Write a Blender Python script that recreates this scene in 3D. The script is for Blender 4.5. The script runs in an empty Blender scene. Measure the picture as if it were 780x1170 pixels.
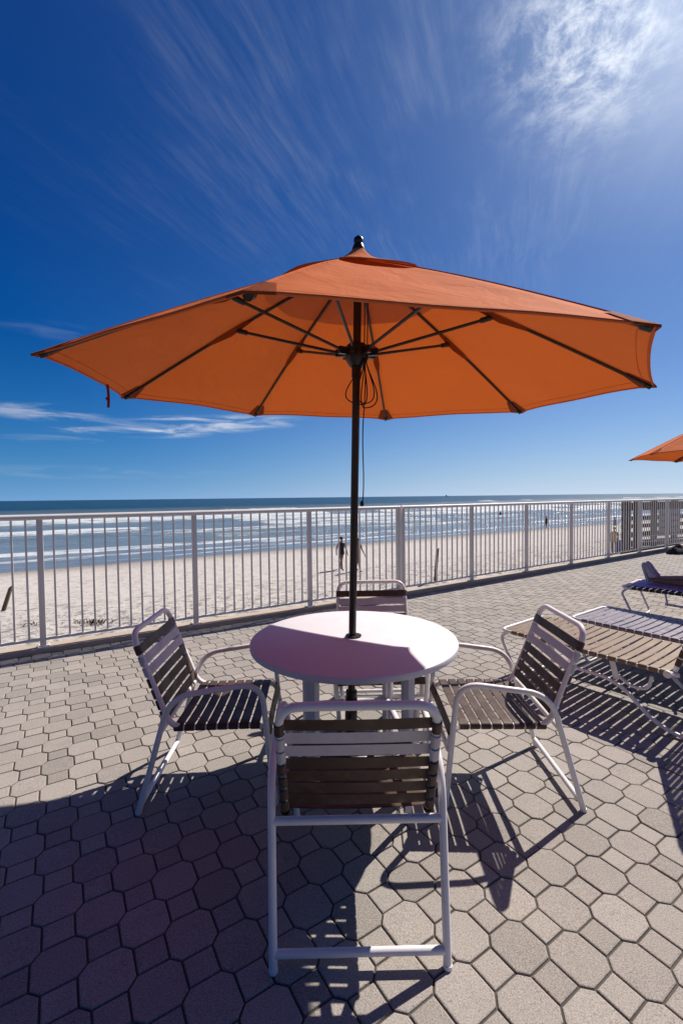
import bpy, bmesh, math, random
import numpy as np
from mathutils import Vector, Matrix
R = math.radians
random.seed(7)
rng = np.random.RandomState(11)
S = bpy.context.scene

# ------------------------------------------------------------------ camera, sky, sun, exposure
CAM_H, PITCH, ROLL = 1.4535, 0.0333, 0.0114
cd = bpy.data.cameras.new('camera'); cam = bpy.data.objects.new('camera', cd); S.collection.objects.link(cam)
cd.sensor_fit = 'VERTICAL'; cd.sensor_height = 36; cd.lens = 510.47 / 1170 * 36
cd.clip_start = 0.05; cd.clip_end = 100000
cp, sp, cr, sr = math.cos(PITCH), math.sin(PITCH), math.cos(ROLL), math.sin(ROLL)
U = Vector((0, sp, cp)); X = Vector((1, 0, 0)); F = Vector((0, cp, -sp))
right = X * cr - U * sr; up = X * sr + U * cr
m = Matrix((right, up, -F)).transposed().to_4x4(); m.translation = (0, 0, CAM_H)
cam.matrix_world = m
S.camera = cam

SUN_XY = Vector((0.69, 0.64)); SUN = Vector((SUN_XY.x, SUN_XY.y, 1)).normalized()
SUN_EL = math.asin(SUN.z); SUN_AZ = math.atan2(SUN.x, SUN.y)
world = bpy.data.worlds.new('World'); S.world = world; world.use_nodes = True
S.view_settings.view_transform = 'Standard'; S.view_settings.look = 'None'
S.view_settings.gamma = 1; S.view_settings.use_curve_mapping = False
S.view_settings.exposure = 0.32
SKY_STRENGTH = 0.05
sl = bpy.data.lights.new('sun', 'SUN'); sl.energy = 5.0; sl.angle = R(0.53); sl.color = (1.0, 0.93, 0.84)
so = bpy.data.objects.new('sun', sl); S.collection.objects.link(so)
so.rotation_euler = SUN.to_track_quat('Z', 'Y').to_euler()
try:
    S.cycles.use_denoising = True
    S.cycles.max_bounces = 8; S.cycles.transmission_bounces = 6
    S.cycles.caustics_reflective = False; S.cycles.caustics_refractive = False
except Exception: pass


class NT:
    """small node-tree helper"""
    def __init__(s, tree): s.t = tree; s.n = tree.nodes; s.l = tree.links
    def new(s, typ, **kw):
        n = s.n.new(typ)
        for k, v in kw.items():
            if k in n.bl_rna.properties: setattr(n, k, v)
        return n
    def put(s, sock, v):
        if isinstance(v, bpy.types.NodeSocket): s.l.new(v, sock)
        elif isinstance(v, (tuple, list)):
            sock.default_value = tuple(v) + (1,) if len(v) == 3 and len(sock.default_value) == 4 else tuple(v)
        else: sock.default_value = v
    def math(s, op, a, b=0.0, c=0.0, clamp=False):
        n = s.new('ShaderNodeMath', operation=op); n.use_clamp = clamp
        s.put(n.inputs[0], a); s.put(n.inputs[1], b); s.put(n.inputs[2], c); return n.outputs[0]
    def vmath(s, op, a, b=(0, 0, 0)):
        n = s.new('ShaderNodeVectorMath', operation=op); s.put(n.inputs[0], a); s.put(n.inputs[1], b)
        return n.outputs['Value'] if op in ('DOT_PRODUCT', 'LENGTH', 'DISTANCE') else n.outputs[0]
    def ramp(s, v, a, b, o0=0.0, o1=1.0, mode='SMOOTHSTEP'):
        n = s.new('ShaderNodeMapRange', interpolation_type=mode)
        s.put(n.inputs[0], v); s.put(n.inputs[1], a); s.put(n.inputs[2], b); s.put(n.inputs[3], o0); s.put(n.inputs[4], o1)
        return n.outputs[0]
    def mix(s, f, a, b, blend='MIX'):
        n = s.new('ShaderNodeMix', data_type='RGBA', blend_type=blend)
        s.put(n.inputs[0], f); s.put(n.inputs[6], a); s.put(n.inputs[7], b); return n.outputs[2]
    def noise(s, vec, scale, detail=4, rough=0.55, dist=0.0):
        n = s.new('ShaderNodeTexNoise'); s.put(n.inputs['Vector'], vec); n.inputs['Scale'].default_value = scale
        n.inputs['Detail'].default_value = detail; n.inputs['Roughness'].default_value = rough
        n.inputs['Distortion'].default_value = dist; return n.outputs[0]
    def vor(s, vec, scale):
        n = s.new('ShaderNodeTexVoronoi'); s.put(n.inputs['Vector'], vec); n.inputs['Scale'].default_value = scale
        return n.outputs['Distance']
    def comb(s, x, y, z=0.0):
        n = s.new('ShaderNodeCombineXYZ'); s.put(n.inputs[0], x); s.put(n.inputs[1], y); s.put(n.inputs[2], z); return n.outputs[0]
    def sep(s, v):
        n = s.new('ShaderNodeSeparateXYZ'); s.put(n.inputs[0], v); return n.outputs
    def mapping(s, v, loc=(0, 0, 0), rot=(0, 0, 0), scale=(1, 1, 1)):
        n = s.new('ShaderNodeMapping'); s.put(n.inputs[0], v); n.inputs[1].default_value = loc
        n.inputs[2].default_value = rot; n.inputs[3].default_value = scale; return n.outputs[0]
    def bump(s, h, strength=0.3, dist=0.01, normal=None):
        n = s.new('ShaderNodeBump'); s.put(n.inputs['Height'], h)
        n.inputs['Strength'].default_value = strength; n.inputs['Distance'].default_value = dist
        if normal is not None: s.put(n.inputs['Normal'], normal)
        return n.outputs[0]


def build_world():
    g = NT(world.node_tree); g.n.clear()
    out = g.new('ShaderNodeOutputWorld'); bg = g.new('ShaderNodeBackground')
    sky = g.new('ShaderNodeTexSky', sky_type='NISHITA'); sky.sun_disc = False
    sky.sun_elevation = SUN_EL; sky.sun_rotation = SUN_AZ
    sky.altitude = 0; sky.air_density = 1.0; sky.dust_density = 0.3; sky.ozone_density = 2.0
    tc = g.new('ShaderNodeTexCoord').outputs['Generated']
    d = g.vmath('NORMALIZE', tc)
    hs = g.new('ShaderNodeHueSaturation'); hs.inputs['Saturation'].default_value = 1.22; hs.inputs['Value'].default_value = 1.0
    g.put(hs.inputs['Color'], sky.outputs[0])
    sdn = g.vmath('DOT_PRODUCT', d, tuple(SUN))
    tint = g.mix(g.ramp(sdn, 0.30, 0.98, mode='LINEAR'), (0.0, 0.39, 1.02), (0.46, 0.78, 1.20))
    tint = g.mix(g.ramp(sdn, 0.35, -0.45, mode='LINEAR'), tint, (0.03, 0.13, 0.30))  # sky away from the sun darkened on purpose, to cut blue fill in shade
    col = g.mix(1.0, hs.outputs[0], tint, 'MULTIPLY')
    x, y, z = g.sep(d)[:3]
    zc = g.math('MAXIMUM', z, 0.03)
    px = g.math('DIVIDE', x, zc); py = g.math('DIVIDE', y, zc)
    plane = g.comb(px, py)
    az = g.math('ARCTAN2', x, y); el = g.math('ARCSINE', z)
    hor = g.math('EXPONENT', g.math('DIVIDE', g.math('MAXIMUM', el, 0.0), -0.15))
    hcol = g.mix(g.ramp(az, -0.7, 0.7), g.mix(hor, (0.0, 4.3, 10.6), (2.9, 6.2, 11.2)), g.mix(hor, (7.0, 10.6, 15.5), (10.2, 12.0, 14.6)))
    col = g.mix(g.math('MULTIPLY', hor, g.ramp(y, -0.5, 0.3, 0.35, 0.93)), col, hcol)
    sd = g.vmath('DOT_PRODUCT', d, tuple(SUN))
    # aureole of the sun, just outside the frame
    aur = g.math('POWER', g.math('MAXIMUM', sd, 0.0), 14.0)
    aur2 = g.math('POWER', g.math('MAXIMUM', sd, 0.0), 60.0)
    glow = g.math('ADD', g.math('MULTIPLY', aur, 0.9), g.math('MULTIPLY', aur2, 2.8))
    gl = g.new('ShaderNodeMix', data_type='RGBA', blend_type='ADD'); gl.inputs[0].default_value = 1
    g.put(gl.inputs[6], col); cg = g.new('ShaderNodeVectorMath', operation='SCALE'); cg.inputs[0].default_value = (0.80, 0.92, 1.08)
    g.put(cg.inputs['Scale'], glow); g.put(gl.inputs[7], cg.outputs[0]); col = gl.outputs[2]
    # high cirrus: fibres laid on a plane overhead
    ang = R(20)
    wob = g.noise(plane, 1.6, 3)
    pw = g.vmath('ADD', plane, g.comb(g.math('MULTIPLY', g.math('SUBTRACT', wob, 0.5), 0.16), g.math('MULTIPLY', wob, 0.25)))
    rot = g.mapping(pw, rot=(0, 0, ang))
    fib = g.noise(g.mapping(rot, scale=(6.0, 0.9, 1)), 1.5, 9, 0.66, 0.12)
    fine = g.noise(g.mapping(rot, scale=(26.0, 2.2, 1)), 1.7, 6, 0.65)
    patch = g.noise(g.mapping(rot, loc=(3.1, 1.7, 0), scale=(1.6, 0.7, 1)), 1.7, 5, 0.6)
    f = g.math('ADD', g.math('MULTIPLY', fib, 0.52), g.math('MULTIPLY', fine, 0.48))
    f = g.ramp(f, 0.36, 0.80)
    f = g.math('MULTIPLY', f, g.ramp(patch, 0.40, 0.62, 0.05, 1.1))
    def lobe(v, p, a):
        v = Vector(v).normalized()
        return g.math('MULTIPLY', g.math('POWER', g.math('MAXIMUM', g.vmath('DOT_PRODUCT', d, tuple(v)), 0.0), p), a)
    def px2d(pxx, pyy):
        a = (pxx - 390) / 510.47; b = (585 - pyy) / 510.47
        return F + right * a + up * b
    mask = lobe(px2d(330, 40), 16, 0.5)
    for lb in (lobe(px2d(500, 90), 18, 0.7), lobe(px2d(225, 190), 60, 0.15), lobe(px2d(620, 110), 16, 0.6)):
        mask = g.math('ADD', mask, lb)
    mask = g.math('MINIMUM', mask, 1.3)
    cir = g.math('MULTIPLY', f, mask)
    # brighter curdled patch towards the sun
    curd = g.ramp(g.noise(g.mapping(pw, scale=(5.0, 3.6, 1)), 2.0, 9, 0.70, 0.2), 0.38, 0.70)
    curd = g.math('MULTIPLY', curd, g.math('ADD', lobe(px2d(688, 48), 300, 1.15), lobe(px2d(630, 25), 260, 0.5)))
    veil = g.math('ADD', lobe(px2d(800, 60), 14, 0.10), lobe(px2d(810, 30), 90, 0.30))
    dens = g.math('ADD', g.math('ADD', g.math('MULTIPLY', cir, 0.13), g.math('MULTIPLY', curd, 0.85)), veil)
    # low streaks near the horizon on the left
    low = g.comb(g.math('MULTIPLY', az, 3.2), g.math('MULTIPLY', el, 24.0))
    ln = g.ramp(g.noise(low, 2.2, 8, 0.62, 0.6), 0.40, 0.66)
    def strk(pxx, pyy, wa, we, a, tilt=0.0):
        v = px2d(pxx, pyy).normalized(); a0 = math.atan2(v.x, v.y); e0 = math.asin(v.z)
        da = g.math('SUBTRACT', az, a0)
        de = g.math('SUBTRACT', g.math('SUBTRACT', el, e0), g.math('MULTIPLY', da, tilt))
        q = g.math('ADD', g.math('POWER', g.math('ABSOLUTE', g.math('DIVIDE', da, wa)), 2.0), g.math('POWER', g.math('ABSOLUTE', g.math('DIVIDE', de, we)), 2.0))
        return g.math('MULTIPLY', g.ramp(q, 1.0, 0.0), a)
    lows = strk(150, 494, 0.17, 0.012, 1.0)
    for q in (strk(240, 485, 0.24, 0.024, 1.25, 0.05), strk(50, 471, 0.15, 0.020, 0.75), strk(90, 382, 0.16, 0.02, 0.12), strk(60, 502, 0.1, 0.01, 0.35), strk(110, 540, 0.3, 0.016, 0.18)):
        lows = g.math('ADD', lows, q)
    dens = g.math('ADD', dens, g.math('MULTIPLY', g.math('MULTIPLY', ln, lows), 0.62))
    dens = g.math('MINIMUM', dens, 0.95)
    cc = g.new('ShaderNodeVectorMath', operation='SCALE'); cc.inputs[0].default_value = (12.2, 13.2, 15.0)
    g.put(cc.inputs['Scale'], g.math('ADD', 0.85, g.math('MULTIPLY', aur, 0.45)))
    col = g.mix(dens, col, cc.outputs[0])
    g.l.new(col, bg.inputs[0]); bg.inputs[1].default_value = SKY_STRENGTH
    g.l.new(bg.outputs[0], out.inputs[0])
build_world()


# ------------------------------------------------------------------ materials
def mat(name, base, rough=0.6, spec=0.5, metal=0.0, var=0.12, scale=14.0, bump=0.0, bscale=60.0, coat=0.0):
    mt = bpy.data.materials.new(name); mt.use_nodes = True; g = NT(mt.node_tree)
    b = g.n['Principled BSDF']; tc = g.new('ShaderNodeTexCoord').outputs['Object']
    n = g.noise(tc, scale, 5, 0.6)
    hi = tuple(min(1, c * (1 + var)) for c in base); lo = tuple(c * (1 - var) for c in base)
    g.put(b.inputs['Base Color'], g.mix(n, lo, hi))
    g.put(b.inputs['Roughness'], g.ramp(g.noise(tc, scale * 2.3, 3), 0.3, 0.7, max(0.02, rough - 0.08), min(1, rough + 0.08)))
    b.inputs['Specular IOR Level'].default_value = spec; b.inputs['Metallic'].default_value = metal
    b.inputs['Coat Weight'].default_value = coat
    if bump > 0: g.put(b.inputs['Normal'], g.bump(g.noise(tc, bscale, 4), bump, 0.004))
    return mt

def painted_tube(name, base):
    mt = mat(name, base, 0.38, 0.5, 0, 0.10, 6.0, 0.05, 160)
    g = NT(mt.node_tree); b = g.n['Principled BSDF']; tc = g.new('ShaderNodeTexCoord').outputs['Object']
    old = b.inputs['Base Color'].links[0].from_socket
    chips = g.ramp(g.noise(tc, 55, 3, 0.5), 0.70, 0.74)
    chips = g.math('MULTIPLY', chips, g.ramp(g.noise(tc, 5, 2), 0.5, 0.6))
    g.put(b.inputs['Base Color'], g.mix(chips, old, (0.06, 0.05, 0.045)))
    return mt

def vinyl(name, base, base2, rough=0.42):
    mt = mat(name, base, rough, 0.32, 0, 0.15, 9.0, 0.12, 90)
    g = NT(mt.node_tree); b = g.n['Principled BSDF']; tc = g.new('ShaderNodeTexCoord').outputs['Object']
    old = b.inputs['Base Color'].links[0].from_socket
    wear = g.ramp(g.noise(g.mapping(tc, scale=(3, 3, 3)), 4, 6, 0.7), 0.48, 0.75)
    g.put(b.inputs['Base Color'], g.mix(g.math('MULTIPLY', wear, 0.6), old, base2))
    return mt

M = {}
M['frame'] = painted_tube('frame_paint', (0.80, 0.76, 0.75))
M['rail'] = mat('railing_paint', (0.72, 0.67, 0.63), 0.5, 0.4, 0, 0.08, 3.0, 0.05, 120)
M['brown'] = vinyl('brown_vinyl', (0.070, 0.041, 0.028), (0.17, 0.118, 0.085), 0.5)
M['white_vinyl'] = vinyl('white_vinyl', (0.56, 0.52, 0.56), (0.42, 0.38, 0.40))
M['tan'] = vinyl('tan_vinyl', (0.20, 0.13, 0.075), (0.31, 0.225, 0.14), 0.5)
M['grey_vinyl'] = vinyl('lilac_grey_vinyl', (0.20, 0.17, 0.20), (0.34, 0.31, 0.36), 0.42)  # greyish lilac strap colour, mottled with a paler tone
M['pole'] = mat('bronze_pole', (0.035, 0.028, 0.025), 0.36, 0.5, 0.3, 0.15, 12)
M['black'] = mat('black_plastic', (0.012, 0.011, 0.012), 0.38, 0.5, 0, 0.2, 30)
M['cord'] = mat('cord', (0.012, 0.010, 0.012), 0.7, 0.3, 0, 0.2, 200)
M['table'] = mat('table_fibreglass', (0.70, 0.66, 0.69), 0.55, 0.25, 0, 0.035, 7, 0.04, 140)
M['wood'] = mat('weathered_wood', (0.052, 0.060, 0.048), 0.8, 0.3, 0, 0.35, 5, 0.5, 40)
M['wood2'] = mat('driftwood', (0.13, 0.095, 0.065), 0.85, 0.3, 0, 0.35, 9, 0.5, 40)
M['panel'] = mat('grey_panel', (0.30, 0.32, 0.33), 0.6, 0.4, 0, 0.1, 3)
M['skin'] = mat('skin', (0.20, 0.095, 0.062), 0.5, 0.4, 0, 0.08, 12)
M['skin_dark'] = mat('tanned_skin', (0.24, 0.13, 0.088), 0.42, 0.45, 0, 0.08, 12)
M['hair'] = mat('hair', (0.018, 0.012, 0.010), 0.6, 0.3, 0, 0.2, 40)
M['dark_cloth'] = mat('dark_cloth', (0.03, 0.03, 0.04), 0.9, 0.2, 0, 0.2, 20, 0.2)
M['towel'] = mat('lilac_towel', (0.55, 0.50, 0.80), 0.95, 0.1, 0, 0.12, 20, 0.6, 220)
M['yellow'] = mat('yellow_cloth', (0.62, 0.42, 0.12), 0.9, 0.2, 0, 0.1, 20, 0.2)
M['blue'] = mat('blue_cloth', (0.04, 0.12, 0.34), 0.8, 0.3, 0, 0.1, 20, 0.2)
M['sneaker'] = mat('sneaker_mesh', (0.60, 0.60, 0.66), 0.85, 0.2, 0, 0.18, 40, 0.5, 300)
M['rubber'] = mat('sneaker_sole', (0.52, 0.52, 0.56), 0.7, 0.3, 0, 0.1, 40)
M['orange_plastic'] = mat('orange_plastic', (0.7, 0.13, 0.03), 0.4, 0.5)
M['weed'] = mat('seaweed', (0.045, 0.033, 0.02), 0.9, 0.2, 0, 0.4, 20)
M['ship'] = mat('ship_paint', (0.16, 0.18, 0.22), 0.6, 0.3)
M['kerb'] = mat('kerb_concrete', (0.44, 0.36, 0.28), 0.9, 0.2, 0, 0.18, 4, 0.4, 60)

def fabric(name, base, trans, tw):
    mt = bpy.data.materials.new(name); mt.use_nodes = True; g = NT(mt.node_tree)
    b = g.n['Principled BSDF']; out = g.n['Material Output']; tc = g.new('ShaderNodeTexCoord').outputs['Object']
    n = g.noise(tc, 3.0, 6, 0.6); n2 = g.noise(tc, 420, 2, 0.5); stain = g.ramp(g.noise(g.mapping(tc, scale=(1, 1, 2)), 9, 5, 0.7), 0.60, 0.78)
    c = g.mix(n, tuple(v * 0.9 for v in base), tuple(min(1, v * 1.08) for v in base))
    c = g.mix(g.math('MULTIPLY', stain, 0.18), c, tuple(v * 0.6 for v in base))
    g.put(b.inputs['Base Color'], c); b.inputs['Roughness'].default_value = 0.85
    b.inputs['Specular IOR Level'].default_value = 0.06
    b.inputs['Sheen Weight'].default_value = 0.0; b.inputs['Sheen Roughness'].default_value = 0.5
    wr = g.noise(g.mapping(tc, scale=(1, 1, 0.4)), 4.5, 5, 0.55, 1.2)
    bp = g.bump(wr, 0.38, 0.03); bp = g.bump(n2, 0.10, 0.001, bp)
    g.put(b.inputs['Normal'], bp)
    t = g.new('ShaderNodeBsdfTranslucent'); g.put(t.inputs[0], g.mix(n, tuple(v * 0.9 for v in trans), trans)); g.put(t.inputs['Normal'], bp)
    ms = g.new('ShaderNodeMixShader'); ms.inputs[0].default_value = tw
    g.l.new(b.outputs[0], ms.inputs[1]); g.l.new(t.outputs[0], ms.inputs[2]); g.l.new(ms.outputs[0], out.inputs[0])
    return mt
M['canopy'] = fabric('orange_canvas', (0.76, 0.205, 0.070), (0.60, 0.100, 0.001), 0.19)
M['patch'] = fabric('orange_canvas_double', (0.34, 0.075, 0.022), (0.40, 0.05, 0.004), 0.2)

def paver_mat():
    mt = bpy.data.materials.new('concrete_pavers'); mt.use_nodes = True; g = NT(mt.node_tree)
    b = g.n['Principled BSDF']; tc = g.new('ShaderNodeTexCoord').outputs['Object']
    at = g.new('ShaderNodeAttribute'); at.attribute_name = 'tone'; tone = at.outputs['Fac']
    c = g.mix(tone, (0.215, 0.188, 0.163), (0.375, 0.330, 0.290))
    warm = g.ramp(g.noise(tc, 2.1, 4, 0.6), 0.52, 0.72)
    c = g.mix(g.math('MULTIPLY', warm, 0.35), c, (0.40, 0.325, 0.255))
    blot = g.ramp(g.noise(tc, 7.5, 6, 0.68), 0.50, 0.74)
    c = g.mix(g.math('MULTIPLY', blot, 0.5), c, (0.185, 0.17, 0.16))
    rust = g.ramp(g.noise(tc, 5.3, 3, 0.5, 0.4), 0.70, 0.80)
    c = g.mix(g.math('MULTIPLY', rust, 0.3), c, (0.34, 0.21, 0.13))
    pits = g.ramp(g.noise(tc, 125, 4, 0.65), 0.57, 0.70)
    pm = g.ramp(g.noise(tc, 4.2, 3, 0.5), 0.30, 0.65, 0.30, 1.0)
    c = g.mix(g.math('MULTIPLY', pits, pm), c, (0.075, 0.07, 0.068))
    g1 = g.ramp(g.noise(tc, 230, 3, 0.6), 0.36, 0.64)
    c = g.mix(0.42, c, g.mix(g1, (0.16, 0.15, 0.14), (0.52, 0.475, 0.435)))
    g.put(b.inputs['Base Color'], c); b.inputs['Roughness'].default_value = 0.88; b.inputs['Specular IOR Level'].default_value = 0.3
    h = g.math('SUBTRACT', g.noise(tc, 260, 3, 0.6), g.math('MULTIPLY', pits, 0.6))
    g.put(b.inputs['Normal'], g.bump(h, 0.5, 0.002, g.bump(g.noise(tc, 24, 4, 0.6), 0.25, 0.004)))
    return mt
M['paver'] = paver_mat()
M['joint'] = mat('joint_sand', (0.10, 0.088, 0.074), 0.95, 0.1, 0, 0.7, 3.5, 0.6, 200)

def sand_mat():
    mt = bpy.data.materials.new('beach_sand'); mt.use_nodes = True; g = NT(mt.node_tree)
    b = g.n['Principled BSDF']; tc = g.new('ShaderNodeTexCoord').outputs['Object']
    x, t, z = g.sep(tc)[:3]
    wob = g.math('MULTIPLY', g.math('SUBTRACT', g.noise(g.mapping(tc, scale=(0.05, 0.05, 1)), 1.0, 4), 0.5), 5.0)
    tw = g.math('ADD', t, wob)
    dry = g.mix(g.noise(tc, 1.1, 6, 0.6), (0.50, 0.455, 0.415), (0.56, 0.515, 0.475))
    fl = g.ramp(g.noise(g.mapping(tc, scale=(0.8, 1.2, 1)), 3.2, 7, 0.75), 0.53, 0.60)
    fl2 = g.ramp(g.noise(tc, 8, 4, 0.7), 0.55, 0.62)
    zone = g.ramp(tw, 20.5, 15.0, 0.0, 1.0)
    fleck = g.math('MULTIPLY', g.math('ADD', g.math('MULTIPLY', fl, 0.8), g.math('MULTIPLY', fl2, 0.55), clamp=True), zone)
    c = g.mix(g.math('MULTIPLY', fleck, 0.8), dry, (0.115, 0.10, 0.085))
    wr1 = g.math('MULTIPLY', g.ramp(g.math('ABSOLUTE', g.math('SUBTRACT', tw, 18.5)), 0.7, 0.0), g.ramp(g.noise(g.mapping(tc, scale=(0.6, 2, 1)), 2.5, 6, 0.75), 0.5, 0.62))
    c = g.mix(g.math('MULTIPLY', wr1, 0.75), c, (0.09, 0.075, 0.06))
    damp = g.ramp(tw, 26.5, 32.0)
    c = g.mix(g.math('MULTIPLY', damp, 0.75), c, (0.25, 0.215, 0.18))
    wet = g.ramp(g.math('ADD', t, g.math('MULTIPLY', wob, 0.5)), 31.2, 33.0)
    c = g.mix(wet, c, (0.13, 0.115, 0.10))
    g.put(b.inputs['Base Color'], c); g.put(b.inputs['Roughness'], g.ramp(wet, 0, 1, 0.92, 0.16))
    g.put(b.inputs['Specular IOR Level'], g.ramp(wet, 0, 1, 0.15, 0.6))
    h = g.math('ADD', g.math('MULTIPLY', g.noise(tc, 2.4, 6, 0.68), g.math('ADD', g.math('MULTIPLY', zone, 1.0), 0.05)), g.math('MULTIPLY', fl, 0.25))
    h = g.math('MULTIPLY', h, g.ramp(wet, 0, 1, 1.0, 0.05))
    g.put(b.inputs['Normal'], g.bump(h, 0.6, 0.22)); return mt
M['sand'] = sand_mat()

def sea_mat():
    mt = bpy.data.materials.new('sea_water'); mt.use_nodes = True; g = NT(mt.node_tree)
    b = g.n['Principled BSDF']; tc = g.new('ShaderNodeTexCoord').outputs['Object']
    at = g.new('ShaderNodeAttribute'); at.attribute_name = 'foam'; foam = at.outputs['Fac']
    x, t, z = g.sep(tc)[:3]
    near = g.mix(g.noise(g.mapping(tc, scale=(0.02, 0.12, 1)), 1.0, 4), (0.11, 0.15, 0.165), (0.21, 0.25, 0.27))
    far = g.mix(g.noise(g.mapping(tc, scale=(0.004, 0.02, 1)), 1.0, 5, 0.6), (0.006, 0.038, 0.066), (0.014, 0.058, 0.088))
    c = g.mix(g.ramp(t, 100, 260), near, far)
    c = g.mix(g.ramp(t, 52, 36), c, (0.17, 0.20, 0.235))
    br0 = g.noise(g.mapping(tc, scale=(0.05, 0.45, 1)), 1.0, 6, 0.7, 0.8)
    br = g.math('ADD', g.math('MULTIPLY', g.noise(g.mapping(tc, scale=(0.30, 1.1, 1)), 1.0, 8, 0.72, 0.4), 0.75), g.math('MULTIPLY', g.noise(g.mapping(tc, scale=(1.2, 2.8, 1)), 1.0, 6, 0.7), 0.25))
    thr = g.math('ADD', g.ramp(foam, 0.0, 1.0, 0.80, 0.36, 'LINEAR'), g.math('MULTIPLY', g.math('SUBTRACT', 0.5, br0), 0.55))
    fm = g.ramp(g.math('SUBTRACT', br, thr), -0.03, 0.16)
    fm = g.math('MULTIPLY', fm, g.ramp(foam, 0.01, 0.12))
    c = g.mix(g.math('MULTIPLY', fm, 0.85), c, (0.66, 0.69, 0.71))
    g.put(b.inputs['Base Color'], c)
    rg = g.ramp(t, 40, 150, 0.12, 0.34)
    rg = g.math('ADD', rg, g.math('MULTIPLY', fm, 0.5)); g.put(b.inputs['Roughness'], rg)
    b.inputs['IOR'].default_value = 1.33; b.inputs['Specular IOR Level'].default_value = 0.42
    h1 = g.noise(g.mapping(tc, scale=(0.25, 0.6, 1)), 1.0, 8, 0.65, 0.3)
    h2 = g.noise(g.mapping(tc, scale=(0.03, 0.10, 1)), 1.0, 6, 0.6)
    n1 = g.bump(h1, 0.75, 0.5); n2 = g.bump(h2, 0.8, 3.0, n1)
    g.put(b.inputs['Normal'], n2); return mt
M['sea'] = sea_mat()


# ------------------------------------------------------------------ helpers
def tag(o, label=None, cat=None, group=None, kind=None):
    if label: o['label'] = label
    if cat: o['category'] = cat
    if group: o['group'] = group
    if kind: o['kind'] = kind
    return o
def empty(name, loc=(0, 0, 0), rz=0.0):
    o = bpy.data.objects.new(name, None); o.empty_display_size = 0.1
    S.collection.objects.link(o); o.location = loc; o.rotation_euler = (0, 0, rz); return o
def children(o): return [c for c in bpy.data.objects if c.parent == o]
def copy_tree(o, parent=None):
    c = o.copy(); S.collection.objects.link(c)
    if parent is not None: c.parent = parent
    for ch in children(o): copy_tree(ch, c)
    return c

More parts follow.
